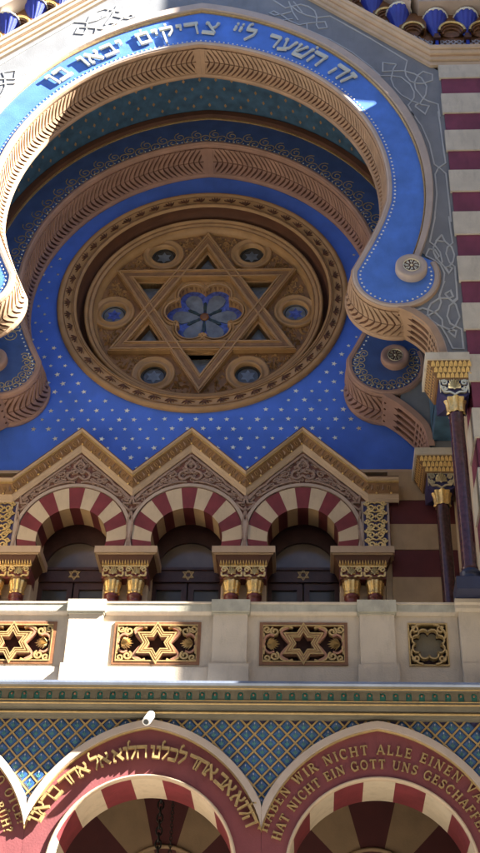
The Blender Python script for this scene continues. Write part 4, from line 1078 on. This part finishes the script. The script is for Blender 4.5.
# balcony floor
mb = MB(); mb.box(-4.6, 4.6, 15.1, 18.3, 8.36, 8.6); o = mb.build('balcony_floor', 'olive'); tag(o, 'stone balcony floor hidden behind the balustrade, forming the porch ceiling edge', 'floor', kind='structure')

# ================================================================== PORCH CORNICE
cor = thing('porch_cornice', 'olive cornice with gold lines and a row of little green arched niches under the balustrade', 'cornice', (0, 14.8, 8.1))
X0, X1 = -5.2, 5.2
mb = MB()
mb.extrude_x([(15.0, 8.425), (14.62, 8.408), (14.615, 8.375), (14.635, 8.352)], X0, X1, 1)
mb.extrude_x([(14.635, 8.352), (14.66, 8.345), (14.66, 8.345), (14.78, 8.345)], X0, X1, 0)
mb.extrude_x([(14.765, 8.20), (14.765, 8.155), (14.88, 8.155)], X0, X1, 0)
mb.extrude_x([(14.88, 8.155), (14.90, 8.12), (14.88, 8.09), (14.96, 8.09), (14.97, 8.065), (15.05, 8.06)], X0, X1, 0)
mb.build('mouldings', ['olive', 'zinc'], cor)
mb = MB()
for y, z, r in ((14.70, 8.343, .011), (14.764, 8.168, .014), (14.764, 8.208, .008), (14.885, 8.10, .016)): mb.tube([(X0, y, z), (X1, y, z)], r, 8)
mb.build('gold_lines', 'goldpt', cor)
mb = MB()
holes = []; xs = []
x = -4.965
while x < 4.99:
    holes.append([(x-.037, 8.206), (x+.037, 8.206)]+arcp(x, 8.30, 0.037, 0, PI, 6)); xs.append(x); x += 0.1605
mb.prism([[(X0, 8.199), (X1, 8.199), (X1, 8.344), (X0, 8.344)]]+holes, 14.775, 14.82, 0)
mb.build('niche_band', 'olive', cor)
mb = MB(); mb.box(X0, X1, 14.797, 14.85, 8.19, 8.35); mb.build('green_backing', 'teal', cor)
mb = MB()
for x in xs: mb.sphere(x, 14.792, 8.300, 0.017, n=6)
mb.build('pearl_row', 'rosebr', cor)

# ================================================================== GLAZED TILE WALL
HP = 1.4175
tw_ = thing('tile_wall', 'blue glazed diamond tiles with gold ribs filling the wall between the pointed porch arches', 'tiled wall', (0, 15.03, 7.5))
mb = MB(); px, pz = 0.203, 0.218
tz0 = 7.987
mo = MB()
cols = range(-24, 25); nrow = 6
for r in range(-1, 12):
    z = tz0-r*pz/2+pz/2
    if z < 6.8: continue
    for c in cols:
        x = -1.737+0.0+px*c+ (px/2 if r % 2 == 0 else 0) + 8*px
        if abs(x) > 4.4: continue
        # skip tiles hidden by the arches
        hid = False
        for ax in (-2*1.4175, 0, 2*1.4175):
            if math.hypot(abs(x-ax)+0.29, z-6.18) < 1.86-0.13: hid = True
        if hid: continue
        a, b = px/2-0.012, pz/2-0.013
        zt = min(z+b, 8.085)
        if z > 8.06: 
            continue
        o = [(x-a, z), (x, z-b), (x+a, z), (x, z+b)]
        if z+b > 8.09: o = [(x-a, z), (x, z-b), (x+a, z), (x+a*0.1, z+b*0.9), (x-a*0.1, z+b*0.9)]
        k = 0.62
        i_ = [(x+(u-x)*k, z+(v-z)*k) for u, v in o]; n = len(o)
        mb.loft([[(u, 15.03, v) for u, v in o], [(u, 15.015, v) for u, v in i_]], 0, closed=True)
        mb.add([(u, 15.015, v) for u, v in i_], [tuple(range(n))], 0)
        # palmette motif
        for t in (-0.75, 0, 0.75):
            L = 0.062 if t == 0 else 0.05
            bx, bz = x, z-0.045
            tx, tz = bx+L*math.sin(t)*0.9, bz+L*math.cos(t)*1.25
            wx, wz = math.cos(t)*0.012, -math.sin(t)*0.012
            mo.add([(bx, 15.012, bz), ((bx+tx)/2+wx, 15.008, (bz+tz)/2+wz), (tx, 15.012, tz), ((bx+tx)/2-wx, 15.008, (bz+tz)/2-wz)], [(0, 1, 2, 3)], 0)
        mo.add([(x-.006, 15.006, z+.02), (x+.006, 15.006, z+.02), (x+.006, 15.006, z+.04), (x-.006, 15.006, z+.04)], [(0, 1, 2, 3)], 1)
def under_arch(x, z, R=1.80):
    return any(math.hypot(abs(x-ax)+0.27, z-6.20) < R for ax in (-2*HP, 0, 2*HP)) or z < 6.72
arcs = []
for ax in (-2*HP, 0, 2*HP):
    h_ = [(x, z) for x, z in parc(0.27, 6.20, 1.80, 6.86, 20) if x < HP]
    arcs += [(ax+x, z) for x, z in both(h_)]
mb.prism([[(-5.2, 8.2), (-5.2, 6.86)]+arcs+[(5.2, 6.86), (5.2, 8.2)]], 15.032, 15.04, 1)
mb.build('glazed_tiles', ['tile', 'indigo'], tw_)
mo.build('palmette_motifs', ['leafg', 'lattice'], tw_)
mb = MB()
# ribs: two diagonal families clipped to the wall
def clip(xa, za, xb, zb, lo, hi):
    if za > zb: xa, za, xb, zb = xb, zb, xa, za
    f = lambda z: xa+(xb-xa)*(z-za)/(zb-za)
    a, b = max(za, lo), min(zb, hi)
    return (f(a), a, f(b), b)
xc0 = -1.737+8*px+px/2
for c in range(-40, 41):
    for s in (1, -1):
        xm = xc0+px*c+px/2; H = 1.6
        # line through (xm, tz0 + pz/2) going down
        xa, za, xb, zb = clip(xm-s*H*px/pz, tz0+pz/2-H+0, xm, tz0+pz/2, 6.75, 8.09)
        if max(abs(xa), abs(xb)) > 5.2: continue
        run = []
        for i in range(61):
            q = (xa+(xb-xa)*i/60, za+(zb-za)*i/60)
            if not under_arch(*q): run.append(q)
            elif run:
                if len(run) > 1: mb.ribbon([run[0], run[-1]], 0.020, 15.012-0.001*(s > 0), 15.034)
                run = []
        if len(run) > 1: mb.ribbon([run[0], run[-1]], 0.020, 15.012-0.001*(s > 0), 15.034)
mb.build('gold_ribs', 'goldpt', tw_)

# ================================================================== PORCH ARCHES
def porch_arch(ax, label, kind):
    w = thing('porch_arch', label, 'arch', (ax, 15, 6.2), group='striped porch arches under the balustrade')
    zc = 6.20
    mi_ = parc(0.25, 6.22, 1.72, 6.64, 26); mo_ = parc(0.29, 6.18, 1.885, 6.95, 26)
    xe = HP-0.0015
    # plastered wall
    half = [(0, mi_[0][1]+0.1)]+[(x, z+0.06) for x, z in mi_ if x < xe-0.02][1:]+[(xe, 6.72), (xe, 3.0)]
    tr = horse(0, zc, 1.12, 5.75, 40)      # opening with straight legs below
    op = [(1.02, 3.0), (1.02, 5.75)]+tr[1:-1]+[(-1.02, 5.75), (-1.02, 3.0)]
    poly = half+op+[(-x, z) for x, z in half[::-1]][:-1]
    mb = MB(); mb.prism([[(ax+x, z) for x, z in poly]], 15.0, 15.68, 0)
    mb.build('plaster_band', 'pink', w)
    # pale outer moulding with a gold line
    mb = MB()
    def rowp(t, y): 
        q = both([(a[0]+(b[0]-a[0])*t, a[1]+(b[1]-a[1])*t) for a, b in zip(mi_, mo_)])
        return [(ax+max(-xe, min(xe, x)), y, z) for x, z in q]
    n = len(mi_)
    mb.loft([rowp(0, 15.001), rowp(0, 14.955), rowp(0.06, 14.945), rowp(0.10, 14.96)], 1)
    mb.loft([rowp(0.10, 14.96), rowp(0.16, 14.925), rowp(0.9, 14.925), rowp(1.0, 14.95), rowp(1.0, 15.03)], 0)
    mb.build('outer_moulding', ['mould', 'goldpt'], w)
    # rounded trim at the opening
    mb = MB()
    P = [(1.14, 4.0)]+[]
    rows = []
    for r, y in ((1.14, 15.0), (1.14, 14.985), (1.132, 14.965), (1.112, 14.965), (1.102, 14.98), (1.10, 15.03)):
        q = horse(0, zc, r, 5.78, 44); rows.append([(ax+q[0][0], y, 3.0)]+[(ax+x, y, z) for x, z in q]+[(ax+q[-1][0], y, 3.0)])
    mb.loft(rows[:2], 0); mb.loft(rows[1:], 0, smooth=True)
    mb.build('rounded_trim', 'sand', w)
    # striped soffit
    mb = MB(); R = 1.10
    aend = math.asin((5.78-zc)/R)
    k = 0
    edges = [PI/2+rad(20)*(i-5.5) for i in range(12)]
    A = [aend]+[e for e in edges if aend < e < PI-aend]+[PI-aend]
    for i in range(len(A)-1):
        mid = (A[i]+A[i+1])/2; idx = int(round((mid-PI/2)/rad(20)))
        m_ = 0 if idx % 2 == 0 else 1
        q = arcp(0, zc, R, A[i], A[i+1], 8)
        mb.loft([[(ax+x, 15.03, z) for x, z in q], [(ax+x, 15.70, z) for x, z in q]], m_)
    for s in (1, -1):
        x = ax+s*R*math.cos(aend); mb.add([(x, 15.03, 5.78), (x, 15.70, 5.78), (x, 15.70, 3.0), (x, 15.03, 3.0)], [(0, 1, 2, 3)], 0)
    mb.build('striped_soffit', ['cream', 'red'], w)
    mb = MB()
    arc_ = lambda r, a0=8, a1=172: Path([(ax+r*math.cos(a), zc+r*math.sin(a)) for a in [rad(a1-(a1-a0)*i/60) for i in range(61)]])
    if kind == 'hebrew':
        P = arc_(1.325, 21, 159); write(mb, 'הלוא אב אחד לכלנו הלוא אל אחד בראנו', P, 0.0, P.L, 0.162, 14.925, 14.965, rtl=True, space=0.30)
    elif kind == 'german':
        P = arc_(1.42, 18, 162); write(mb, 'HABEN WIR NICHT ALLE EINEN VATER?', P, 0, P.L, 0.118, 14.972, 15.0, space=0.45, wscale=1.0)
        P = arc_(1.24, 16, 164); write(mb, 'HAT NICHT EIN GOTT UNS GESCHAFFEN?', P, 0, P.L, 0.112, 14.972, 15.0, space=0.4, wscale=0.95)
    else:
        P = arc_(1.42, 20, 80); write(mb, 'JEDNOHO OTCE?', P, 0.2, P.L, 0.11, 14.98, 15.0, space=0.6)
        P = arc_(1.245, 18, 70); write(mb, 'JEDEN BŮH?', P, 0.2, P.L, 0.11, 14.98, 15.0, space=0.5)
    mb.build('lettering', 'lettergold', w)
    return w
porch_arch(-2*HP, 'porch arch cut off by the left picture edge, carrying small Latin letters', 'czech')
porch_arch(0, 'sunlit porch arch carrying large gold Hebrew letters, below the security camera', 'hebrew')
porch_arch(2*HP, 'shaded porch arch carrying two lines of gold German capitals', 'german')

# ================================================================== PORCH INTERIOR
def porch_wall(ax, label):
    w = thing('inner_arch', label, 'arch', (ax, 17.4, 6.6), group='striped inner arches inside the porch')
    a, b = MB(), MB()
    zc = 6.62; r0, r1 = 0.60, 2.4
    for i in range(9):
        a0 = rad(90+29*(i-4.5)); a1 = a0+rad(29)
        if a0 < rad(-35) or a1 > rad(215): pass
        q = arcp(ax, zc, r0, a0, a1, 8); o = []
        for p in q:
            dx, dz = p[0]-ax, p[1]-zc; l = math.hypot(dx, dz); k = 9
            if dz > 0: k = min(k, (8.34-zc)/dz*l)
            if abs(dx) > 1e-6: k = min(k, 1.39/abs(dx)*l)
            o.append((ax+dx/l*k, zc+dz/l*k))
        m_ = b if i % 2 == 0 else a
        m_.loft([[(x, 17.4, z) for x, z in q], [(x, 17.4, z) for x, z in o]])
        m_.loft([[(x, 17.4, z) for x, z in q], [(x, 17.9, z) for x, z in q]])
    a.build('cream_stones', 'shadecream', w); b.build('red_stones', 'shadered', w)
    mb = MB(); P = arcp(ax, zc, 0.62, rad(-40), rad(220), 40)
    mb.tube([(x, 17.39, z) for x, z in P], 0.03, 6); mb.build('edge_roll', 'shadecream', w)
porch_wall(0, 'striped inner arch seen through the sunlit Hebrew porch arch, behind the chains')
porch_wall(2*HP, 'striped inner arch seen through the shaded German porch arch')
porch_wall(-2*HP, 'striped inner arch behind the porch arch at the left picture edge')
mb = MB()
mb.box(-4.6, 4.6, 17.95, 18.2, 0, 8.36); mb.box(-4.6, 4.6, 15.68, 17.4, 8.3, 8.355)
mb.box(-4.6, -4.3, 15.0, 18, 0, 8.3); mb.box(4.3, 4.6, 15.0, 18, 0, 8.3)
for k in (-1.5, -.5, .5, 1.5): mb.box(k*2*HP-0.06, k*2*HP+0.06, 17.38, 17.95, 3.0, 8.3)
o = mb.build('porch_room', 'shadecream'); tag(o, 'dim plastered porch interior behind the three striped porch arches', 'wall', kind='structure')
# hanging lantern chains
def chain(x, y, z0, z1, r, label):
    mb = MB(); z = z0; i = 0; L = r*3.0
    while z > z1:
        pts = []
        for q in range(10):
            a = 2*PI*q/10; u, v = r*math.cos(a), L/2*math.sin(a)
            pts.append((x+u, y, z-L/2+v) if i % 2 else (x, y+u, z-L/2+v))
        mb.tube(pts, r*0.32, 5, closed=True); z -= L*0.72; i += 1
    o = mb.build('hanging_chain', 'iron'); tag(o, label, 'chain')
chain(0.03, 16.4, 8.3, 5.2, 0.040, 'thick dark iron chain hanging inside the Hebrew porch arch')
chain(0.19, 16.4, 8.3, 5.2, 0.020, 'thin dark iron chain hanging beside the thick one inside the Hebrew porch arch')

# ================================================================== SECURITY CAMERA
cm = thing('security_camera', 'small white tube-shaped security camera under the cornice, above the Hebrew porch arch', 'camera', (0.03, 14.9, 8.05))
def tilt_tube(mb, p0, p1, prof, mi=0, n=18):
    a, b = Vector(p0), Vector(p1); d = (b-a).normalized(); u = d.orthogonal().normalized(); w = d.cross(u)
    mb.loft([[tuple(a+(b-a)*t+r*(math.cos(2*PI*j/n)*u+math.sin(2*PI*j/n)*w)) for j in range(n)] for r, t in prof], mi, closed=True, smooth=False, cap=True)
ca, cb = (0.0, 14.60, 7.850), (0.036, 14.79, 8.040)
mb = MB(); tilt_tube(mb, ca, cb, [(0.048, 0), (0.052, 0.03), (0.052, 0.8), (0.046, 0.93), (0.03, 1.0)]); mb.build('housing', 'plastic', cm)
mb = MB(); tilt_tube(mb, (-0.0006, 14.597, 7.847), ca, [(0.033, 0), (0.033, 1)]); mb.build('lens', 'black', cm)
mb = MB(); mb.tube([(0.03, 14.82, 8.03), (0.045, 14.9, 8.03), (0.05, 14.95, 8.06)], 0.016, 8); mb.build('bracket_arm', 'plastic', cm)

# ================================================================== TOP LEDGE AND NICHE FRIEZE
led = thing('raking_ledge', 'tan moulded ledge climbing over the grey wall, sunlit on its left slope', 'ledge', (0, 14.5, 20.5))
LP = [(-5.6, 20.43), (-4.19, 20.44), (0, 24.43), (4.19, 20.44), (5.6, 20.43)]
mb = MB()
prof = [(-0.02, FY+0.03, 0), (-0.02, FY-0.03, 0), (0.035, FY-0.045, 0), (0.04, FY-0.025, 1), (0.048, FY-0.025, 1), (0.053, FY-0.085, 0), (0.105, FY-0.10, 0), (0.11, FY-0.125, 1), (0.116, FY-0.125, 1), (0.12, FY-0.16, 0), (0.165, FY-0.185, 0), (0.17, FY-0.16, 1), (0.176, FY-0.165, 1), (0.182, FY-0.215, 0), (0.235, FY-0.235, 0), (0.25, FY-0.1, 0), (0.25, FY+0.5, 0)]
rows = [[(x, y, z+d*1.2) for x, z in LP] for d, y, _ in prof]
for i in range(len(rows)-1): mb.loft(rows[i:i+2], prof[i+1][2])
mb.build('moulding', ['sand', 'carve'], led)
fz = thing('niche_frieze', 'ornate frieze of blue fan corbels and brown arched niches above the raking ledge', 'frieze', (0, FY, 21))
# lattice ground behind
mb = MB()
top_ = [(-5.6, 22.4), (-3.5, 22.4), (0, 25.6), (3.5, 22.4), (5.6, 22.4)]
mb.prism([[(x, z+0.1) for x, z in LP]+[(5.6, 25.6), (-5.6, 25.6)]], FY+0.12, FY+0.5, 0)
mb.build('ground', 'friezebr', fz)
mb = MB(); k = 0
def zl(x): return 20.44 if abs(x) > 4.19 else 20.44+(4.19-abs(x))*0.952
for s in (1, -1):
    for d in (1, -1):
        x = -1.0
        while x < 7:
            # short diagonal bars inside a band above the ledge
            pts = []
            for i in range(9):
                t = i/8; xx = s*(x+d*0.62*t); zz_ = zl(xx)+0.22+0.62*t
                if abs(xx) < 5.6: pts.append((xx, zz_))
            if len(pts) > 1: mb.ribbon(pts, 0.022, FY+0.10-0.001*(d > 0), FY+0.12)
            x += 0.105
mb.build('lattice', 'lattice', fz)
PITCH = 0.56
spots = []
x = 4.36
while x < 5.6: spots.append((x, 20.44)); x += PITCH
x = 4.36-0.66
while x > 0.3: spots.append((x, zl(x)-0.02)); x -= 0.47
for s in (1, -1):
    for (fx, fz_) in spots:
        x = s*fx; b = fz_+0.86 if fx > 4.2 else fz_+0.62
        H = 0.48; W = 0.20
        # scalloped fan corbel
        mb = MB(); n = 7; rows = []
        for i in range(9):
            t = i/8; z = b+H*t; w = 0.03+W*t**0.8; pr = 0.05+0.24*t**1.3
            rows.append([(x+w*math.cos(PI*j/28), FY+0.06-pr*(math.sin(PI*j/28)*(0.88+0.12*abs(math.sin(PI*j/28*n/1.0)))), z) for j in range(29)])
        # rounded scalloped top
        z = b+H
        cap = [(x+(0.03+W)*0.55*math.cos(PI*j/28), FY+0.06-0.20*math.sin(PI*j/28), z+0.13) for j in range(29)]
        mb.loft(rows, 0, smooth=True)
        mb.loft([rows[-1], [(x+(0.03+W)*1.02*math.cos(PI*j/28), FY+0.06-0.30*math.sin(PI*j/28), z+0.03) for j in range(29)]], 1)
        mb.loft([[(x+(0.03+W)*1.02*math.cos(PI*j/28), FY+0.06-0.30*math.sin(PI*j/28), z+0.03) for j in range(29)], cap], 1)
        mb.tube([(x+(0.035+W)*math.cos(PI*j/20), FY+0.05-0.285*math.sin(PI*j/20), z+0.0+0.02*(j % 2)) for j in range(21)], 0.015, 5, 1)
        f = mb.build('fan_corbel', ['fanblue', 'white'], fz)
        mb = MB(); mb.box(x-0.028, x+0.028, FY+0.03, FY+0.25, b-0.42, b-0.09, 0)
        mb.box(x-0.065, x+0.065, FY-0.03, FY+0.25, b-0.10, b-0.04, 1); mb.box(x-0.04, x+0.04, FY-0.01, FY+0.25, b-0.04, b+0.05, 1)
        mb.build('pendant', ['fanblue', 'umber'], f)
        # brown arch beside each fan
        nx = x+s*PITCH/2 if fx > 4.2 else x+s*0.235; nb_ = b+0.07 if fx > 4.2 else b-0.08
        mb = MB(); r = 0.235 if fx > 4.2 else 0.20
        for q, (rr, y, m_) in enumerate(((1.0, -0.05, 1), (0.86, -0.01, 0), (0.70, 0.04, 0))):
            pts = [(nx+r*rr*math.cos(a), FY+y, nb_+r*rr*math.sin(a)*1.05) for a in [PI*i/14 for i in range(15)]]
            mb.tube(pts, 0.028 if q == 0 else 0.022, 6, m_)
        prev = None
        for rr, y in ((1.04, -0.03), (0.9, 0.01), (0.75, 0.05), (0.45, 0.09), (0.0, 0.11)):
            pts = [(nx+r*rr*math.cos(a), FY+y, nb_+r*rr*math.sin(a)*1.05) for a in [PI*i/14 for i in range(15)]]
            if prev: mb.loft([prev, pts], 2)
            prev = pts
        # soffit block above the arch
        hw = PITCH/2+0.01 if fx > 4.2 else 0.245
        mb.prism([[(nx-hw, nb_+0.06), (nx-r*1.03, nb_)]+[(nx+r*1.03*math.cos(a), nb_+r*1.03*math.sin(a)*1.05) for a in [PI-PI*i/14 for i in range(15)]]+[(nx+hw, nb_+0.06), (nx+hw, nb_+r*2.6), (nx-hw, nb_+r*2.6)]], FY-0.02, FY+0.12, 2)
        mb.build('niche_arch', ['friezebr', 'gold', 'friezebr'], f)
# upper fascia with blue bosses
mb = MB()
for s in (1, -1):
    q = [(s*4.05, 21.86), (s*5.6, 21.86), (s*5.6, 22.25), (s*3.9, 22.25)]
    mb.prism([q], FY-0.34, FY+0.06, 0)
    mb.prism([[(s*3.9, 21.9), (s*3.9, 22.25), (s*0, 25.9), (s*0, 25.55)]], FY-0.32, FY+0.06, 0)
up = mb.build('upper_fascia', 'mould', fz)
mb = MB()
for s in (1, -1):
    for x in (4.08+PITCH, 4.08+2*PITCH, 4.08): mb.sphere(s*x, FY-0.34, 21.96, 0.055, 1.2, .5, .9, 8)
    for i in range(5): x = 3.5-0.55*i; mb.sphere(s*x, FY-0.32, 21.9+(3.9-x)*0.935+0.13, 0.05, 1.2, .5, .9, 8)
mb.build('blue_bosses', 'fanblue', up)
mb = MB(); mb.prism([[(-5.6, 22.25), (-3.9, 22.25), (0, 25.9), (3.9, 22.25), (5.6, 22.25), (5.6, 29), (-5.6, 29)]], FY-0.1, FY+1, 0)
o = mb.build('upper_wall', 'paleblk'); tag(o, 'pale upper wall of the synagogue above the blue fan frieze, out of the picture', 'wall')
mb = MB()
for s in (1, -1): mb.box(*sorted((s*4.365, s*5.6)), 15.5, 18.7, 0, 22.2)
mb.box(-5.6, -4.37, 14.76, 15.5, 8.3, 20.4); mb.box(-5.6, 5.6, 18.7, 18.9, 0, 29); mb.box(-5.6, 5.6, 15.3, 18.5, 23.5, 23.7)
for s in (1, -1): mb.box(*sorted((s*4.37, s*5.6)), 14.98, 15.6, 0, 8.3)
o = mb.build('building_core', 'cream'); tag(o, 'plain masonry core of the synagogue behind its decorated front', 'building', kind='structure')

# ================================================================== STREET
mb = MB(); mb.add([(-300, -300, 0), (300, -300, 0), (300, 300, 0), (-300, 300, 0)], [(0, 1, 2, 3)]); o = mb.build('street', 'pave'); tag(o, 'grey paved street in front of the synagogue', 'street', kind='structure')
hs = thing('neighbour_house', 'unseen stuccoed neighbouring house to the right, shaped to shade the front and pass one sun patch', 'house', (12, 12, 0))
mb = MB(); mb.box(HX, 26, FY-H1, 24, 0, 20);  # unseen shade caster, its stepped fronts shaped to the shadow edge
yf = FY-H2
mb.box(10.6, 26, yf, 24, 20, 36); mb.box(HX, 10.6, 14.3, 24, 20, 36); mb.box(HX, 10.6, yf, 14.3, 27.5, 36); mb.box(HX, 10.6, yf, 14.3, 20, 21)  # corner left hollow only so a sunbeam can pass through
mb.prism([[(HX, 21), (10.6, 21), (10.6, 27.5), (HX, 27.5)], [(8.6, 24.4), (10.5, 24.4), (10.5, 27.3), (8.6, 27.3)]], yf, yf+0.08, 0, back=True)
def gap(x, z):
    t = (HX-x)/SUN[0]; return (FY-t, z+SUN[2]*t)
patch_slit = [gap(2.45, 19.56), gap(3.16, 19.47), gap(3.19, 19.42), gap(2.80, 19.12)]  # slit invented to throw the sun patch on the blue band
side = MB(); side.prism([[(yf+0.08, 21), (14.3, 21), (14.3, 27.5), (yf+0.08, 27.5)], patch_slit], 0, 0.03, 0, back=True)
mb.add([(HX+v[1], v[0], v[2]) for v in side.v], side.f)
for z in (5, 9, 13, 17): mb.box(HX+0.02, 26, FY-H1-0.12, FY-H1, z-0.15, z+0.05)
mb.build('wall', 'house', hs)
mb = MB()
for z in (1, 6, 10, 14): 
    for x in (8, 11, 14, 17, 20, 23): mb.box(x, x+1.2, FY-H1-0.03, FY-H1+0.02, z, z+2.1)
mb.build('windows', 'glass', hs)['kind'] = 'stuff'

for i, (xa, xb, hh) in enumerate(((-60, -26, 22), (-26, -9, 24.5), (-9, 8, 23), (8, 24, 25), (24, 60, 23))):
    oh = thing('street_house', ('%s stuccoed house across the street, behind the photographer' % ('pale', 'tall buff', 'low grey', 'tallest cream', 'long tan')[i]), 'house', ((xa+xb)/2, -6, 0), group='houses across the street')
    mb = MB(); mb.box(xa, xb-0.02, -16, -3.5, 0, hh); mb.box(xa-0.0, xb-0.02, -16, -3.1, hh, hh+0.5)
    mb.build('wall', 'house', oh)
    mb = MB(); z = 1.2
    while z < hh-2.5:
        x = xa+1.2
        while x < xb-2: mb.box(x, x+1.15, -3.6, -3.46, z, z+2.0); x += 2.7
        z += 3.6
    mb.build('windows', 'glass', oh)['kind'] = 'stuff'
# ================================================================== LIGHT, SKY, CAMERA
sun_dir = Vector(SUN).normalized()        # towards the sun
el = math.asin(sun_dir.z); az = math.atan2(sun_dir.x, sun_dir.y)   # clockwise from +Y
W = bpy.data.worlds.new('World'); scene.world = W; W.use_nodes = True
nt = W.node_tree; bg = nt.nodes['Background']
sky = nt.nodes.new('ShaderNodeTexSky'); sky.sky_type = 'NISHITA'; sky.sun_disc = False
sky.sun_elevation = el; sky.sun_rotation = az
sky.air_density = 0.4; sky.dust_density = 0.1; sky.ozone_density = 1.0
nt.links.new(sky.outputs['Color'], bg.inputs['Color']); bg.inputs['Strength'].default_value = SKY
sl = bpy.data.lights.new('sun', 'SUN'); sl.energy = SUNE; sl.angle = rad(0.53); sl.color = (1.0, 0.95, 0.86)
so = bpy.data.objects.new('sun', sl); COL.objects.link(so)
so.rotation_euler = sun_dir.to_track_quat('Z', 'Y').to_euler(); so.location = (30, -20, 40)

f, p_, ya, ro = 1.27404, rad(36.21692), rad(-3.96733), rad(2.08231)
cd = bpy.data.cameras.new('camera'); co = bpy.data.objects.new('camera', cd); COL.objects.link(co)
fw = Vector((math.sin(ya)*math.cos(p_), math.cos(ya)*math.cos(p_), math.sin(p_)))
r = Vector((math.cos(ya), -math.sin(ya), 0)); u = r.cross(fw)
c, s = math.cos(ro), math.sin(ro)
r2 = c*r+s*u; u2 = -s*r+c*u
from mathutils import Matrix
m3 = Matrix((r2, u2, -fw)).transposed()
co.matrix_world = Matrix.Translation((2.0302, 0, 1.6)) @ m3.to_4x4()
cd.sensor_fit = 'VERTICAL'; cd.sensor_height = 24.0; cd.lens = f*1000/853*24.0
cd.clip_end = 2000; cd.clip_start = 0.1
scene.camera = co
vs = scene.view_settings
vs.view_transform = 'Standard'; vs.look = 'None'; vs.gamma = 1.0; vs.exposure = EXPO; vs.use_curve_mapping = False
scene.cycles.max_bounces = 8; scene.cycles.diffuse_bounces = 5
